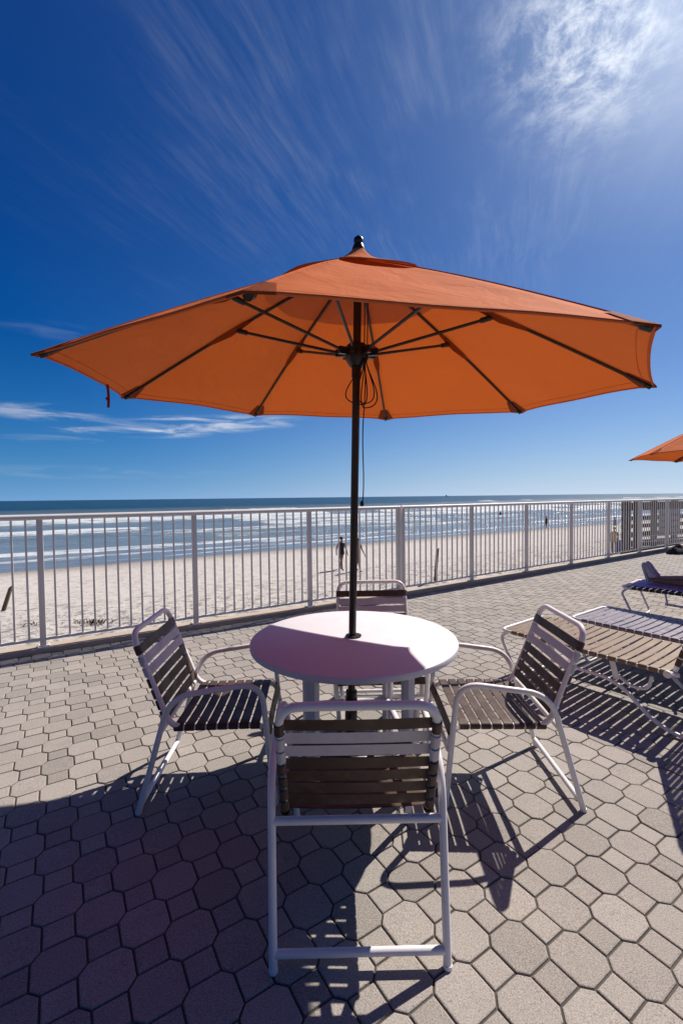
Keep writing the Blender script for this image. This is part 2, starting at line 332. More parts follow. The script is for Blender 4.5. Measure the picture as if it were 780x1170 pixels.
class MB:
    """collects pieces of one mesh"""
    def __init__(s): s.v = []; s.f = []
    def add(s, vs, fs):
        o = len(s.v); s.v += [tuple(p) for p in vs]; s.f += [tuple(i + o for i in f) for f in fs]; return s
    def box(s, c, size, rot=None):
        hx, hy, hz = [q / 2 for q in size]; vs = []
        for sx in (-1, 1):
            for sy in (-1, 1):
                for sz in (-1, 1):
                    p = Vector((sx * hx, sy * hy, sz * hz))
                    if rot is not None: p = rot @ p
                    vs.append(p + Vector(c))
        return s.add(vs, [(0, 1, 3, 2), (4, 6, 7, 5), (0, 4, 5, 1), (2, 3, 7, 6), (0, 2, 6, 4), (1, 5, 7, 3)])
    def tube(s, pts, r, n=12, caps=True, closed=False):
        pts = [Vector(p) for p in pts]; k = len(pts); rr = r if isinstance(r, (list, tuple)) else [r] * k
        tan = []
        for i in range(k):
            if closed: t = pts[(i + 1) % k] - pts[i - 1]
            else: t = pts[min(i + 1, k - 1)] - pts[max(i - 1, 0)]
            tan.append(t.normalized())
        ref = Vector((0, 0, 1)) if abs(tan[0].z) < 0.9 else Vector((1, 0, 0))
        nrm = tan[0].cross(ref).normalized(); vs = []
        for i in range(k):
            if i: 
                nrm = nrm - tan[i] * nrm.dot(tan[i]); nrm.normalize()
            bi = tan[i].cross(nrm)
            for j in range(n):
                a = 2 * math.pi * j / n
                vs.append(pts[i] + (nrm * math.cos(a) + bi * math.sin(a)) * rr[i])
        fs = []
        for i in range(k if closed else k - 1):
            for j in range(n):
                a, b2 = i * n + j, i * n + (j + 1) % n; c, d2 = ((i + 1) % k) * n + (j + 1) % n, ((i + 1) % k) * n + j
                fs.append((a, b2, c, d2))
        if caps and not closed: fs += [tuple(range(n - 1, -1, -1)), tuple((k - 1) * n + j for j in range(n))]
        return s.add(vs, fs)
    def lathe(s, prof, c=(0, 0, 0), n=32, axis=None):
        vs = []; fs = []; k = len(prof)
        for (r, z) in prof:
            for j in range(n):
                a = 2 * math.pi * j / n; p = Vector((r * math.cos(a), r * math.sin(a), z))
                if axis is not None: p = axis @ p
                vs.append(p + Vector(c))
        for i in range(k - 1):
            for j in range(n):
                fs.append((i * n + j, i * n + (j + 1) % n, (i + 1) * n + (j + 1) % n, (i + 1) * n + j))
        if prof[0][0] > 1e-5: fs.append(tuple(range(n - 1, -1, -1)))
        if prof[-1][0] > 1e-5: fs.append(tuple((k - 1) * n + j for j in range(n)))
        return s.add(vs, fs)
    def band(s, path, width_dir, w, th):
        """a strap: open path of points with outward normals [(p, n)], extruded along width_dir"""
        wd = Vector(width_dir).normalized(); vs = []
        for p, nn in path:
            p = Vector(p); nn = Vector(nn)
            for off, out in ((-w / 2, 0), (-w / 2 + th, th), (w / 2 - th, th), (w / 2, 0)):
                vs.append(p + wd * off + nn * out)
        k = len(path); fs = []
        for i in range(k - 1):
            for j in range(3): fs.append((i * 4 + j, i * 4 + j + 1, (i + 1) * 4 + j + 1, (i + 1) * 4 + j))
            fs.append((i * 4 + 3, i * 4, (i + 1) * 4, (i + 1) * 4 + 3))
        fs += [(3, 2, 1, 0), tuple((k - 1) * 4 + j for j in range(4))]
        return s.add(vs, fs)
    def build(s, name, material, parent=None, smooth=True, bevel=0.0, auto=40):
        me = bpy.data.meshes.new(name); me.from_pydata([tuple(p) for p in s.v], [], s.f)
        me.materials.append(material); o = bpy.data.objects.new(name, me); S.collection.objects.link(o)
        bm = bmesh.new(); bm.from_mesh(me); bmesh.ops.recalc_face_normals(bm, faces=bm.faces)
        if bevel > 0:
            es = [e for e in bm.edges if len(e.link_faces) == 2 and e.calc_face_angle(0) > R(50)]
            bmesh.ops.bevel(bm, geom=es, offset=bevel, segments=2, profile=0.6, affect='EDGES')
        for f in bm.faces: f.smooth = smooth
        if smooth:
            for e in bm.edges:
                e.smooth = not (len(e.link_faces) == 2 and e.calc_face_angle(0) > R(auto))
        bm.to_mesh(me); bm.free()
        if parent is not None: o.parent = parent
        return o

def fillet(pts, rad, seg=6):
    """polyline with rounded corners; rad a number or a list per inner point"""
    pts = [Vector(p) for p in pts]; out = [pts[0]]
    for i in range(1, len(pts) - 1):
        r = rad[i - 1] if isinstance(rad, (list, tuple)) else rad
        a = (pts[i - 1] - pts[i]); b = (pts[i + 1] - pts[i]); la, lb = a.length, b.length; a.normalize(); b.normalize()
        L = min(r, la * 0.48, lb * 0.48)
        p0 = pts[i] + a * L; p2 = pts[i] + b * L
        for k in range(seg + 1):
            t = k / seg; out.append(p0 * (1 - t) ** 2 + pts[i] * (2 * t * (1 - t)) + p2 * t * t)
    out.append(pts[-1]); return out

def strap_path(a, b, n, r, sag=0.0, wrap=250, mid=10):
    """from around tube at a, across on side n, to around tube at b"""
    a = Vector(a); b = Vector(b); n = Vector(n).normalized(); u = (b - a).normalized(); path = []
    def ring(c, th): # th=0 -> along n ; positive rotates towards u
        d = n * math.cos(th) + u * math.sin(th); return (c + d * r, d)
    for k in range(9):
        th = -R(wrap) * (1 - k / 8); path.append(ring(a, th))
    for k in range(1, mid):
        t = k / mid; p = a.lerp(b, t) + n * (r - sag * 4 * t * (1 - t)); path.append((p, n))
    for k in range(9):
        th = R(wrap) * (k / 8); path.append(ring(b, th))
    return path

# ------------------------------------------------------------------ value noise in numpy
def vnoise(x, y, seed=0):
    r = np.random.RandomState(seed); T = r.rand(256, 256)
    xi = np.floor(x).astype(int); yi = np.floor(y).astype(int); fx = x - xi; fy = y - yi
    fx = fx * fx * (3 - 2 * fx); fy = fy * fy * (3 - 2 * fy)
    g = lambda i, j: T[np.mod(i, 256), np.mod(j, 256)]
    return (g(xi, yi) * (1 - fx) + g(xi + 1, yi) * fx) * (1 - fy) + (g(xi, yi + 1) * (1 - fx) + g(xi + 1, yi + 1) * fx) * fy
def fbm(x, y, seed=0, o=4):
    s = 0; a = 0.5
    for k in range(o): s = s + a * vnoise(x * 2 ** k, y * 2 ** k, seed + k); a *= 0.5
    return s / (1 - 0.5 ** o)

def grid_obj(name, s, t, z, material, attrs=None, rz=0.0):
    """s,t,z 2-D arrays (rows t, columns s)"""
    nr, nc = s.shape; me = bpy.data.meshes.new(name)
    co = np.stack([s, t, z], -1).reshape(-1, 3).astype(np.float32)
    idx = np.arange(nr * nc).reshape(nr, nc)
    q = np.stack([idx[:-1, :-1], idx[:-1, 1:], idx[1:, 1:], idx[1:, :-1]], -1).reshape(-1, 4)
    me.vertices.add(len(co)); me.vertices.foreach_set('co', co.ravel())
    me.loops.add(q.size); me.loops.foreach_set('vertex_index', q.ravel().astype(np.int32))
    me.polygons.add(len(q)); me.polygons.foreach_set('loop_start', np.arange(0, q.size, 4).astype(np.int32))
    me.polygons.foreach_set('use_smooth', np.ones(len(q), bool))
    me.update(calc_edges=True); me.validate()
    for k, v in (attrs or {}).items():
        a = me.attributes.new(k, 'FLOAT', 'POINT'); a.data.foreach_set('value', v.ravel().astype(np.float32))
    me.materials.append(material); o = bpy.data.objects.new(name, me); S.collection.objects.link(o)
    o.rotation_euler = (0, 0, rz); return o

# ------------------------------------------------------------------ setting
SHORE = R(32.5)              # direction of fence, pavers, shoreline
SEA_Z = -2.8
eS = Vector((math.cos(SHORE), math.sin(SHORE))); eT = Vector((-eS.y, eS.x))
def st(s, t): p = eS * s + eT * t; return p.x, p.y

def build_beach():
    t = np.concatenate([np.linspace(5.6, 40, 200), np.linspace(40.5, 60, 8)])
    s = np.concatenate([np.linspace(-400, -31, 20), np.linspace(-30, 60, 420), np.linspace(61, 900, 60)])
    Sg, Tg = np.meshgrid(s, t)
    base = np.interp(Tg, [5, 20, 28, 34, 40, 60], [-2.2, -2.2, -2.36, -2.8, -3.2, -4.2])
    zone = np.clip((21 - Tg) / 5, 0.04, 1)
    z = base + zone * (fbm(Sg * 0.9, Tg * 0.9, 3, 4) - 0.5) * 0.22 + (fbm(Sg * 0.12, Tg * 0.12, 9, 3) - 0.5) * 0.16 * np.clip((34 - Tg) / 8, 0, 1)
    o = grid_obj('beach', Sg, Tg, z, M['sand'], rz=SHORE); tag(o, kind='structure')
build_beach()

def build_sea():
    t = np.concatenate([np.arange(30, 60, 0.28), np.geomspace(60, 420, 330), np.geomspace(430, 60000, 60)])
    u = np.linspace(0, 1, 520)
    Tg = np.repeat(t[:, None], len(u), 1)
    lo = -(0.8 * Tg + 30); hi = 3.6 * Tg + 40
    uu = u[None, :] ** 1.15; Sg = lo + (hi - lo) * uu
    foam = np.zeros_like(Sg); z = np.zeros_like(Sg)
    def band(tc, w, amp, h, seed, cut=0.35, tail=2.5, wob=6.0, ws=30.0):
        c = tc + (fbm(Sg / ws, Sg * 0 + seed * 3.1, seed, 3) - 0.5) * wob
        d = Tg - c
        on = np.clip((fbm(Sg / 22 + 5, Sg * 0 + seed, seed + 50, 3) - cut) / 0.14, 0, 1)
        prof = np.where(d > 0, np.exp(-(d / w) ** 2), np.exp(-(d / (w * tail)) ** 2))
        nonlocal foam, z
        foam = np.maximum(foam, prof * amp * on)
        z = z + h * np.exp(-(d / (w * 1.2 + 0.6)) ** 2) * (0.45 + 0.55 * on)
    band(35.2, 0.35, 0.75, 0.03, 2, 0.25, 2.5, 3.0, 18)
    band(38.5, 0.45, 0.95, 0.06, 3, 0.2, 3.0, 4.0, 22)
    band(42.5, 1.3, 0.95, 0.12, 4, 0.35, 3.0, 5, 26)
    band(50, 1.5, 0.85, 0.22, 5, 0.44, 2.6)
    band(59, 2.2, 0.85, 0.30, 6, 0.36, 3.5)
    band(70, 2.4, 1.0, 0.42, 7, 0.34, 4.0)
    band(83, 2.6, 1.05, 0.55, 8, 0.33, 4.2, 9, 40)
    band(99, 2.8, 1.05, 0.65, 12, 0.36, 4.2, 10, 50)
    band(118, 3.0, 0.9, 0.75, 14, 0.50, 2.0, 12, 60)
    band(150, 2.6, 0.95, 0.95, 16, 0.60, 1.6, 14, 80)
    band(196, 3.0, 0.95, 0.95, 20, 0.60, 1.6, 16, 90)
    foam = np.maximum(foam, 0.42 * np.clip((112 - Tg) / 20, 0, 1) * np.clip((Tg - 44) / 6, 0, 1) * np.clip((fbm(Sg / 14, Tg / 4, 31, 3) - 0.32) / 0.3, 0, 1))
    foam = np.maximum(foam, np.where(Tg > 150, 0.30, 0) * np.clip((fbm(Sg / 60, Tg / 20, 77, 2) - 0.62) / 0.1, 0, 1))
    ch = (fbm(Sg / 5, Tg / 1.6, 41, 4) - 0.5) * 0.22 * np.clip((Tg - 38) / 25, 0, 1) * np.clip((420 - Tg) / 250, 0, 1)
    sw = 0.20 * np.sin(Tg / 5.2 + 2.5 * fbm(Sg / 70, Tg / 60, 61, 2)) * np.clip((Tg - 100) / 60, 0, 1) * np.clip((420 - Tg) / 200, 0, 1)
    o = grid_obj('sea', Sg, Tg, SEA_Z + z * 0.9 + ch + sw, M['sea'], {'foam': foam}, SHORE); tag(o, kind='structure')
build_sea()

# seabed / land sheet to the horizon so nothing floats on the void
g0 = MB(); g0.add([(-900, -900, -5), (900, -900, -5), (900, 900, -5), (-900, 900, -5)], [(0, 1, 2, 3)])
tag(g0.build('seabed', M['joint'], smooth=False), kind='structure')

KERB_Z = 0.05
v1 = Vector((0.811 + 2.872, 6.431 - 4.246)) / 3; A0 = Vector((-2.872, 4.246))
B0 = Vector((0.889, 6.512)); v2 = (Vector((8.361, 11.479)) - B0) / 6
def line_t(s_):
    """distance t of the railing line at s"""
    def tt(P, v): a_, b_ = P.dot(eS), P.dot(eT); return b_ + (s_ - a_) * v.dot(eT) / v.dot(eS)
    c_ = B0.dot(eS) - 0.04
    return tt(A0, v1) if s_ < c_ else tt(B0, v2)
KF, KBK = 0.055, 0.13
SA, SB = -14.0, 24.0
def build_patio():
    a = 0.25; side = 0.0955; half = (a - side) / 2; ch = half - side / 2; gap = 0.0024; bev = 0.0038
    # tile frame: origin on an octagon measured in the photograph
    O = Vector((0.727, 1.356)); e1 = eS; e2 = eT
    verts = []; faces = []; tone = []
    def tile(poly, c, tval):
        n = len(poly); dz = random.gauss(0, 0.0009); tx = random.gauss(0, 0.0045); ty = random.gauss(0, 0.0045)
        base = len(verts)
        rings = [(gap, -0.016), (gap + 0.0008, -bev), (gap + bev * 0.45, -bev * 0.35), (gap + bev * 1.3, 0.0)]
        for inset, z in rings:
            for i in range(n):
                p0, p1, p2 = poly[i - 1], poly[i], poly[(i + 1) % n]
                d1 = (p1 - p0).normalized(); d2 = (p2 - p1).normalized()
                n1 = Vector((-d1.y, d1.x)); n2 = Vector((-d2.y, d2.x)); mm = (n1 + n2); mm = mm / mm.dot(n1)
                q = p1 + mm * inset; L = q
                wpt = O + e1 * (c[0] + L.x) + e2 * (c[1] + L.y)
                verts.append((wpt.x, wpt.y, z + dz + tx * L.x + ty * L.y))
        for r in range(len(rings) - 1):
            for i in range(n):
                j = (i + 1) % n
                faces.append((base + r * n + i, base + r * n + j, base + (r + 1) * n + j, base + (r + 1) * n + i)); tone.append(tval)
        faces.append(tuple(base + (len(rings) - 1) * n + i for i in range(n))); tone.append(tval)
    h = half; c8 = side / 2
    octo = [Vector(p) for p in [(c8, -h), (h, -c8), (h, c8), (c8, h), (-c8, h), (-h, c8), (-h, -c8), (-c8, -h)]]
    sq = [Vector(p) for p in [(c8, -c8), (c8, c8), (-c8, c8), (-c8, -c8)]]
    o_s, o_t = O.dot(e1), O.dot(e2)
    for j in range(-70, 45):
        for i in range(-60, 110):
            s0 = i * a + (j % 2) * a / 2; t0 = j * a / 2
            for kind, off in (('o', 0), ('s', a / 2)):
                s1 = s0 + off; ws, wt = o_s + s1, o_t + t0
                if wt > line_t(ws) - KF + 0.03 or wt < -4.5: continue
                P = O + e1 * s1 + e2 * t0
                if P.x < -6.5 or P.x > 15.5 or P.y < -1.2: continue
                # only what the photograph (and a step to the side of it) could see
                if abs(P.x) > 1.15 * max(P.y, 0) + 2.2: continue
                tval = min(1, max(0, random.gauss(0.55, 0.30)))
                if random.random() < 0.05: tval *= 0.35
                tile(octo if kind == 'o' else sq, (s1, t0), tval)
    me = bpy.data.meshes.new('pavement'); me.from_pydata(verts, [], faces); me.materials.append(M['paver'])
    at = me.attributes.new('tone', 'FLOAT', 'FACE'); at.data.foreach_set('value', tone)
    o = bpy.data.objects.new('pavement', me); S.collection.objects.link(o); tag(o, kind='structure')
    b = MB(); c = [st(SA, -9), st(SB, -9), st(SB, line_t(SB)), st(B0.dot(eS), line_t(B0.dot(eS))), st(SA, line_t(SA))]
    b.add([(x, y, -0.0055) for x, y in c], [(0, 1, 2, 3, 4)])
    tag(b.build('ground', M['joint'], smooth=False), kind='structure')
build_patio()

def build_kerb():
    b = MB(); ss = [SA, B0.dot(eS) - 0.04, SB]; sec = []
    for s_ in ss:
        t_ = line_t(s_ + (-1e-6 if s_ == ss[1] else 0))
        for d, z in ((-KF, -0.3), (-KF, KERB_Z), (KBK, KERB_Z), (KBK, -3.4)): sec.append((*st(s_, t_ + d), z))
    fs = [(0, 1, 2, 3), (8, 9, 10, 11)] + [(i * 4 + j, i * 4 + (j + 1) % 4, i * 4 + 4 + (j + 1) % 4, i * 4 + 4 + j) for i in range(2) for j in range(4)]
    b.add(sec, fs); o = b.build('kerb', M['kerb'], smooth=False, bevel=0.006); tag(o, kind='structure')
build_kerb()

# ------------------------------------------------------------------ railing
TOP = 1.322
def railing(posts, label, bals_per):
    root = empty('railing', (posts[0][0], posts[0][1], KERB_Z)); tag(root, label, 'railing', 'railing sections on the kerb')
    o = Vector((posts[0][0], posts[0][1], KERB_Z))
    P = [Vector((p[0], p[1], KERB_Z)) - o for p in posts]
    a = math.atan2(P[-1].y, P[-1].x); rot = Matrix.Rotation(a, 3, 'Z')
    L = (P[-1] - P[0]).length; H = TOP - KERB_Z
    r0, r1 = P[0] - rot @ Vector((0.03, 0, 0)), P[-1] + rot @ Vector((0.03, 0, 0))
    mid = (r0 + r1) / 2; LL = (r1 - r0).length
    b = MB(); prof = [(-0.034, -0.046), (0.034, -0.046), (0.038, -0.040), (0.038, -0.020), (0.030, -0.007), (0.014, -0.001), (0, 0.0), (-0.014, -0.001), (-0.030, -0.007), (-0.038, -0.020), (-0.038, -0.040)]
    e_ = rot @ Vector((1, 0, 0)); n_ = rot @ Vector((0, 1, 0)); K_ = len(prof)
    b.add([q + n_ * y_ + Vector((0, 0, H + z_)) for q in (r0, r1) for y_, z_ in prof], [tuple(range(K_)), tuple(range(K_, 2 * K_))] + [(i, (i + 1) % K_, K_ + (i + 1) % K_, K_ + i) for i in range(K_)])
    b.build('top_rail', M['rail'], root, auto=50)
    b = MB(); b.box(mid + Vector((0, 0, 0.075)), (LL, 0.026, 0.024), rot); b.build('bottom_rail', M['rail'], root, bevel=0.002)
    for i, p in enumerate(P):
        b = MB(); b.box(p + Vector((0, 0, (H - 0.044) / 2 + 0.001)), (0.05, 0.05, H - 0.048), rot); po = b.build('post', M['rail'], root, bevel=0.003)
        pl = MB(); pl.box(p + Vector((0, 0, 0.005)), (0.105, 0.10, 0.009), rot)
        for sx in (-1, 1):
            for sy in (-1, 1): pl.lathe([(0.009, 0), (0.009, 0.008), (0.005, 0.012), (0, 0.012)], p + rot @ Vector((sx * 0.040, sy * 0.038, 0.009)), 8)
        pl.build('base_plate', M['rail'], po)
        if i < len(P) - 1:
            q = P[i + 1]; n = bals_per
            for k in range(1, n):
                c = p.lerp(q, k / n)
                bb = MB(); bb.box(c + Vector((0, 0, (0.087 + H - 0.046) / 2)), (0.0165, 0.0165, H - 0.046 - 0.087), rot); bb.build('baluster', M['rail'], root, smooth=False)
    return root
railing([A0 + v1 * k for k in range(-2, 4)], 'left section of pale metal railing, ending at the doubled post behind the table', 13)
railing([B0 + v2 * k for k in range(0, 8)], 'right section of pale metal railing, running from the doubled post to the right edge', 13)

# ------------------------------------------------------------------ chair
def chair_mesh():
    root = empty('patio_chair', (0, 0, 0)); fr = 0.0135
    w, aw, fw, bw = 0.268, 0.288, 0.245, 0.238
    ar = (0.16, 0.550); af = (0.575, 0.605); ffy = 0.625
    for s in (-1, 1):
        b = MB(); pts = fillet([(s * w, 0, 0.005), (s * aw, ar[0], ar[1]), (s * aw, af[0], af[1]), (s * fw, ffy, 0.005)], [0.11, 0.11], 8)
        b.tube(pts, fr, 12); o = b.build('arm_frame', M['frame'], root)
        for p in ((s * w, 0, 0), (s * fw, ffy, 0)):
            c = MB(); c.lathe([(0.0135, 0), (0.0148, 0.003), (0.0148, 0.012), (0.0138, 0.014)], p, 12); c.build('foot_cap', M['frame'], o)
    # back and seat: one continuous bent tube
    def side(s):
        return [(s * bw, 0.02, 0.79), (s * bw, 0.005, 0.76), (s * (bw + 0.004), 0.125, 0.425), (s * (bw + 0.006), 0.18, 0.385), (s * (bw + 0.008), 0.545, 0.40), (s * (bw + 0.004), 0.605, 0.375), (s * (bw + 0.002), 0.622, 0.28)]
    bk = (0.005 - 0.125) / (0.76 - 0.425)
    def by(z): return 0.125 + (z - 0.425) * bk
    zt = 0.835
    left = [(-fw + 0.012, 0.612, 0.275), (-bw - 0.006, 0.585, 0.385), (-bw - 0.006, 0.150, 0.385), (-bw, by(zt), zt)]
    rightp = [(-p[0], p[1], p[2]) for p in reversed(left)]
    pts = fillet(left + rightp, [0.07, 0.07, 0.075, 0.075, 0.07, 0.07], 8)
    b = MB(); b.tube(pts, fr, 12); b.build('seat_frame', M['frame'], root)
    b = MB()
    t = 0.71; y, z = ar[0] * t, ar[1] * t; xw = w + (aw - w) * t
    b.tube([(-xw, y, z), (xw, y, z)], 0.0135, 12); b.build('crossbar', M['frame'], root)
    b = MB(); b.tube([(-w, 0.012, 0.045), (w, 0.012, 0.045)], 0.0125, 12); b.build('crossbar', M['frame'], root)
    b = MB(); b.tube([(-fw - 0.005, 0.612, 0.275), (fw + 0.005, 0.612, 0.275)], 0.0115, 12); b.build('crossbar', M['frame'], root)
    # back straps (top to bottom)
    tdir = Vector((0, by(0.5) - by(0.4), 0.1)).normalized(); nrm = Vector((0, tdir.z, -tdir.y))
    for k in range(7):
        zc = 0.755 - 0.0515 * k; wd = 0.0445
        a = Vector((-bw - 0.001, by(zc), zc)); c = Vector((bw + 0.001, by(zc), zc))
        m1 = MB(); m1.band(strap_path(a, c, nrm, fr + 0.0006, random.uniform(0.001, 0.006), 255), tdir, wd, 0.0022)
        o = m1.build('strap', M['white_vinyl'] if k in (1, 2) else M['brown'], root)
        if k in (1, 2): o['label'] = 'pale lilac back strap'
    # seat straps
    for k in range(9):
        y = 0.185 + 0.0505 * k; z = 0.386
        a = Vector((-bw - 0.006, y, z)); c = Vector((bw + 0.006, y, z)); n = Vector((0, 0, 1)); td = Vector((0, 1, 0))
        if k == 8:
            y = 0.5915; z = 0.357; a.y = c.y = y; a.z = c.z = z; td = Vector((0, 0.45, -0.9)).normalized(); n = Vector((0, 0.9, 0.45)).normalized()
        if k == 7:
            z = 0.384; a.z = c.z = z; a.y = c.y = 0.5385
        m1 = MB(); m1.band(strap_path(a, c, n, fr + 0.0006, random.uniform(0.004, 0.011), 250), td, 0.044, 0.0022); m1.build('strap', M['brown'], root)
    return root
chair = chair_mesh()
CH = [((0.0428, 1.3256, 0), 0.0133, 'nearest chair, seen from behind, with white top bars and brown straps'),
      ((-0.9667, 2.2876, 0), -1.5206, 'strap chair left of the round table, turned to the right'),
      ((1.1019, 2.2732, 0), 1.5432, 'strap chair right of the round table, beside the tan lounger'),
      ((0.209, 3.21, 0), 3.1711, 'strap chair behind the round table, mostly hidden by the tabletop')]
for i, (loc, rz, lab) in enumerate(CH):
    o = chair if i == 0 else copy_tree(chair)
    o.location = loc; o.rotation_euler = (0, 0, rz); tag(o, lab, 'chair', 'strap chairs around the table')

# ------------------------------------------------------------------ table
TX, TY, TZ = 0.0557, 2.3263, 0.721
def build_table():
    root = empty('round_table', (TX, TY, 0)); tag(root, 'round pinkish white table with the orange umbrella standing through it', 'table')
    prof = [(0.030, -0.010), (0.475, -0.010), (0.505, -0.034), (0.524, -0.036), (0.533, -0.030), (0.5355, -0.012), (0.533, -0.004), (0.526, 0.0), (0.030, 0.0), (0.030, -0.010)]
    b = MB(); b.lathe([(r, z + TZ) for r, z in prof], n=96)
    b.f = [f for f in b.f if len(f) == 4]
    b.build('tabletop', M['table'], root)
    ang0 = R(-38)
    legs = []
    for k in range(4):
        a = ang0 + k * math.pi / 2; r = 0.33; x, y = r * math.cos(a), r * math.sin(a); legs.append((x, y))
        rot = Matrix.Rotation(a, 3, 'Z')
        b = MB(); b.box((x, y, 0.349), (0.030, 0.058, 0.696), rot); b.box(Vector((x, y, 0.349)) + rot @ Vector((-0.027, 0, 0)), (0.022, 0.026, 0.690), rot)
        b.build('leg', M['table'], root, bevel=0.003)
    for k in range(4):
        p, q = legs[k], legs[(k + 1) % 4]
        b = MB(); b.tube([(p[0] * .95, p[1] * .95, 0.27), (q[0] * .95, q[1] * .95, 0.27)], 0.017, 12); b.build('stretcher', M['table'], root)
    b = MB(); b.lathe([(0.022, TZ - 0.03), (0.022, TZ + 0.003), (0.042, TZ + 0.004), (0.042, TZ + 0.0075), (0.021, TZ + 0.009)], n=32)
    b.build('grommet', M['black'], root)
build_table()

# ------------------------------------------------------------------ umbrella
def umbrella_mesh():
    """origin on the ground on the pole axis; axis = +Z, rim plane at z=RZ"""
    root = empty('patio_umbrella', (0, 0, 0))
    RZ, RR, RISE = 1.955, 1.3204, 0.652
    ph0 = math.pi + 0.5761
    tipang = [ph0 - k * math.pi / 4 for k in range(8)]
    r_pole = 0.0195
    b = MB(); b.lathe([(r_pole, 0.06), (r_pole, RZ + RISE - 0.01)], n=20); pl = b.build('pole', M['pole'], root)
    b = MB(); b.lathe([(0.0, 0.0), (0.23, 0.0), (0.235, 0.01), (0.235, 0.045), (0.225, 0.06), (0.05, 0.075), (0.034, 0.09), (0.032, 0.36), (0.029, 0.365), (0.0, 0.365)], n=40)
    b.build('base', M['pole'], root)
    b = MB(); b.lathe([(0.026, 0.365), (0.030, 0.37), (0.030, 0.40), (0.022, 0.405)], n=20); b.build('collar', M['black'], root)
    # runner hub
    hz = RZ + 0.185
    b = MB(); b.lathe([(0.024, hz - 0.115), (0.024, hz - 0.05), (0.036, hz - 0.060), (0.056, hz - 0.028), (0.060, hz + 0.018), (0.050, hz + 0.040), (0.040, hz + 0.048), (0.026, hz + 0.05)], n=24)
    for a in tipang:
        d = Vector((math.cos(a), math.sin(a), 0)); rot = Matrix.Rotation(a, 3, 'Z')
        b.box(d * 0.076 + Vector((0, 0, hz + 0.006)), (0.058, 0.024, 0.034), rot)
    b.build('hub', M['black'], root, auto=30)
    # crown hub and finial
    b = MB(); tz = RZ + RISE
    b.lathe([(0.045, tz - 0.055), (0.045, tz - 0.02), (0.02, tz - 0.01)], n=20); b.build('crown_hub', M['black'], root)
    b = MB(); b.lathe([(0.022, tz + 0.0), (0.031, tz + 0.010), (0.031, tz + 0.022), (0.024, tz + 0.040), (0.020, tz + 0.046), (0.0235, tz + 0.057), (0.022, tz + 0.070), (0.013, tz + 0.079), (0.0, tz + 0.082)], n=24)
    b.build('finial', M['black'], root)
    ribs_top = 0.02
    def ribpt(a, f, dz=0.0):   # f 0 = apex, 1 = tip ; slight bow of the rib
        r = RR * f; z = tz - 0.02 - (RISE - 0.02) * f + 0.018 * math.sin(math.pi * f) + dz
        return Vector((r * math.cos(a), r * math.sin(a), z))
    for k, a in enumerate(tipang):
        b = MB(); b.tube([ribpt(a, f, -0.011) for f in np.linspace(0.035, 0.985, 12)], 0.0072, 8); rb = b.build('rib', M['pole'], root)
        e = ribpt(a, 0.985, -0.011); d = (ribpt(a, 0.99) - ribpt(a, 0.9)).normalized()
        b = MB(); b.tube([e - d * 0.02, e + d * 0.005], 0.0125, 10); b.build('rib_cap', M['black'], rb)
        # strut
        f = 0.47; q = ribpt(a, f, -0.030); h0 = Vector((math.cos(a) * 0.088, math.sin(a) * 0.088, hz + 0.008))
        b = MB(); b.tube([h0, q], 0.0075, 8); sb = b.build('strut', M['pole'], root)
        dd = (q - h0).normalized()
        b = MB(); b.tube([q - dd * 0.045, q + dd * 0.004], 0.0125, 10); b.box(q + Vector((0, 0, 0.008)), (0.03, 0.014, 0.03), Matrix.Rotation(a, 3, 'Z')); b.build('joint', M['black'], sb)
    # canopy panels
    v = MB(); NR, NA = 22, 12; r_in = 0.075
    def surf(k, u, f):
        a0, a1 = tipang[k], tipang[k] - math.pi / 4
        am = (a0 + a1) / 2; p0, p1 = ribpt(a0, f), ribpt(a1, f)
        p = p0.lerp(p1, u); bow = 4 * u * (1 - u)
        inward = Vector((math.cos(am), math.sin(am), 0))
        p = p - inward * (0.017 * bow * f * f) + Vector((0, 0, -0.030 * bow * f * (1.15 - f) + 0.012 * bow * f ** 6))
        wr = 0.0022 * math.sin(31 * f + 5 * u + k) * bow * f + 0.003 * math.sin(9 * u + 3 * k + 13 * f) * bow * f
        return p + Vector((0, 0, wr))
    for k in range(8):
        vs = []; fs = []
        for i in range(NR + 1):
            f = 0.055 + (1 - 0.055) * i / NR
            for j in range(NA + 1): vs.append(surf(k, j / NA, f))
        for i in range(NR):
            for j in range(NA):
                q = i * (NA + 1) + j; fs.append((q, q + 1, q + NA + 2, q + NA + 1))
        v.add(vs, fs)
    cn = v.build('canopy', M['canopy'], root)
    bm = bmesh.new(); bm.from_mesh(cn.data); bmesh.ops.remove_doubles(bm, verts=bm.verts, dist=0.0005)
    bmesh.ops.recalc_face_normals(bm, faces=bm.faces)
    for f in bm.faces: f.smooth = True
    for e in bm.edges: e.smooth = True
    bm.to_mesh(cn.data); bm.free()
    # seams along ribs + hem along the edge, sub-parts of the canopy
    b = MB()
    for k in range(8):
        b.tube([surf(k, u, 0.995) + Vector((0, 0, -0.001)) for u in np.linspace(0, 1, 13)], 0.0042, 6, caps=False)
        b.tube([surf(k, u, 0.965) + Vector((0, 0, -0.001)) for u in np.linspace(0, 1, 13)], 0.0012, 5, caps=False)
    b.build('hem', M['canopy'], cn)
    b = MB()
    for k in range(8): b.tube([surf(k, 0, f) + Vector((0, 0, 0.001)) for f in np.linspace(0.16, 0.99, 20)], 0.0022, 5, caps=False)
    b.build('seam', M['canopy'], cn)
    # vent flap over the apex: hangs between the ribs, dark gap under its edge
    b = MB(); NV = 12
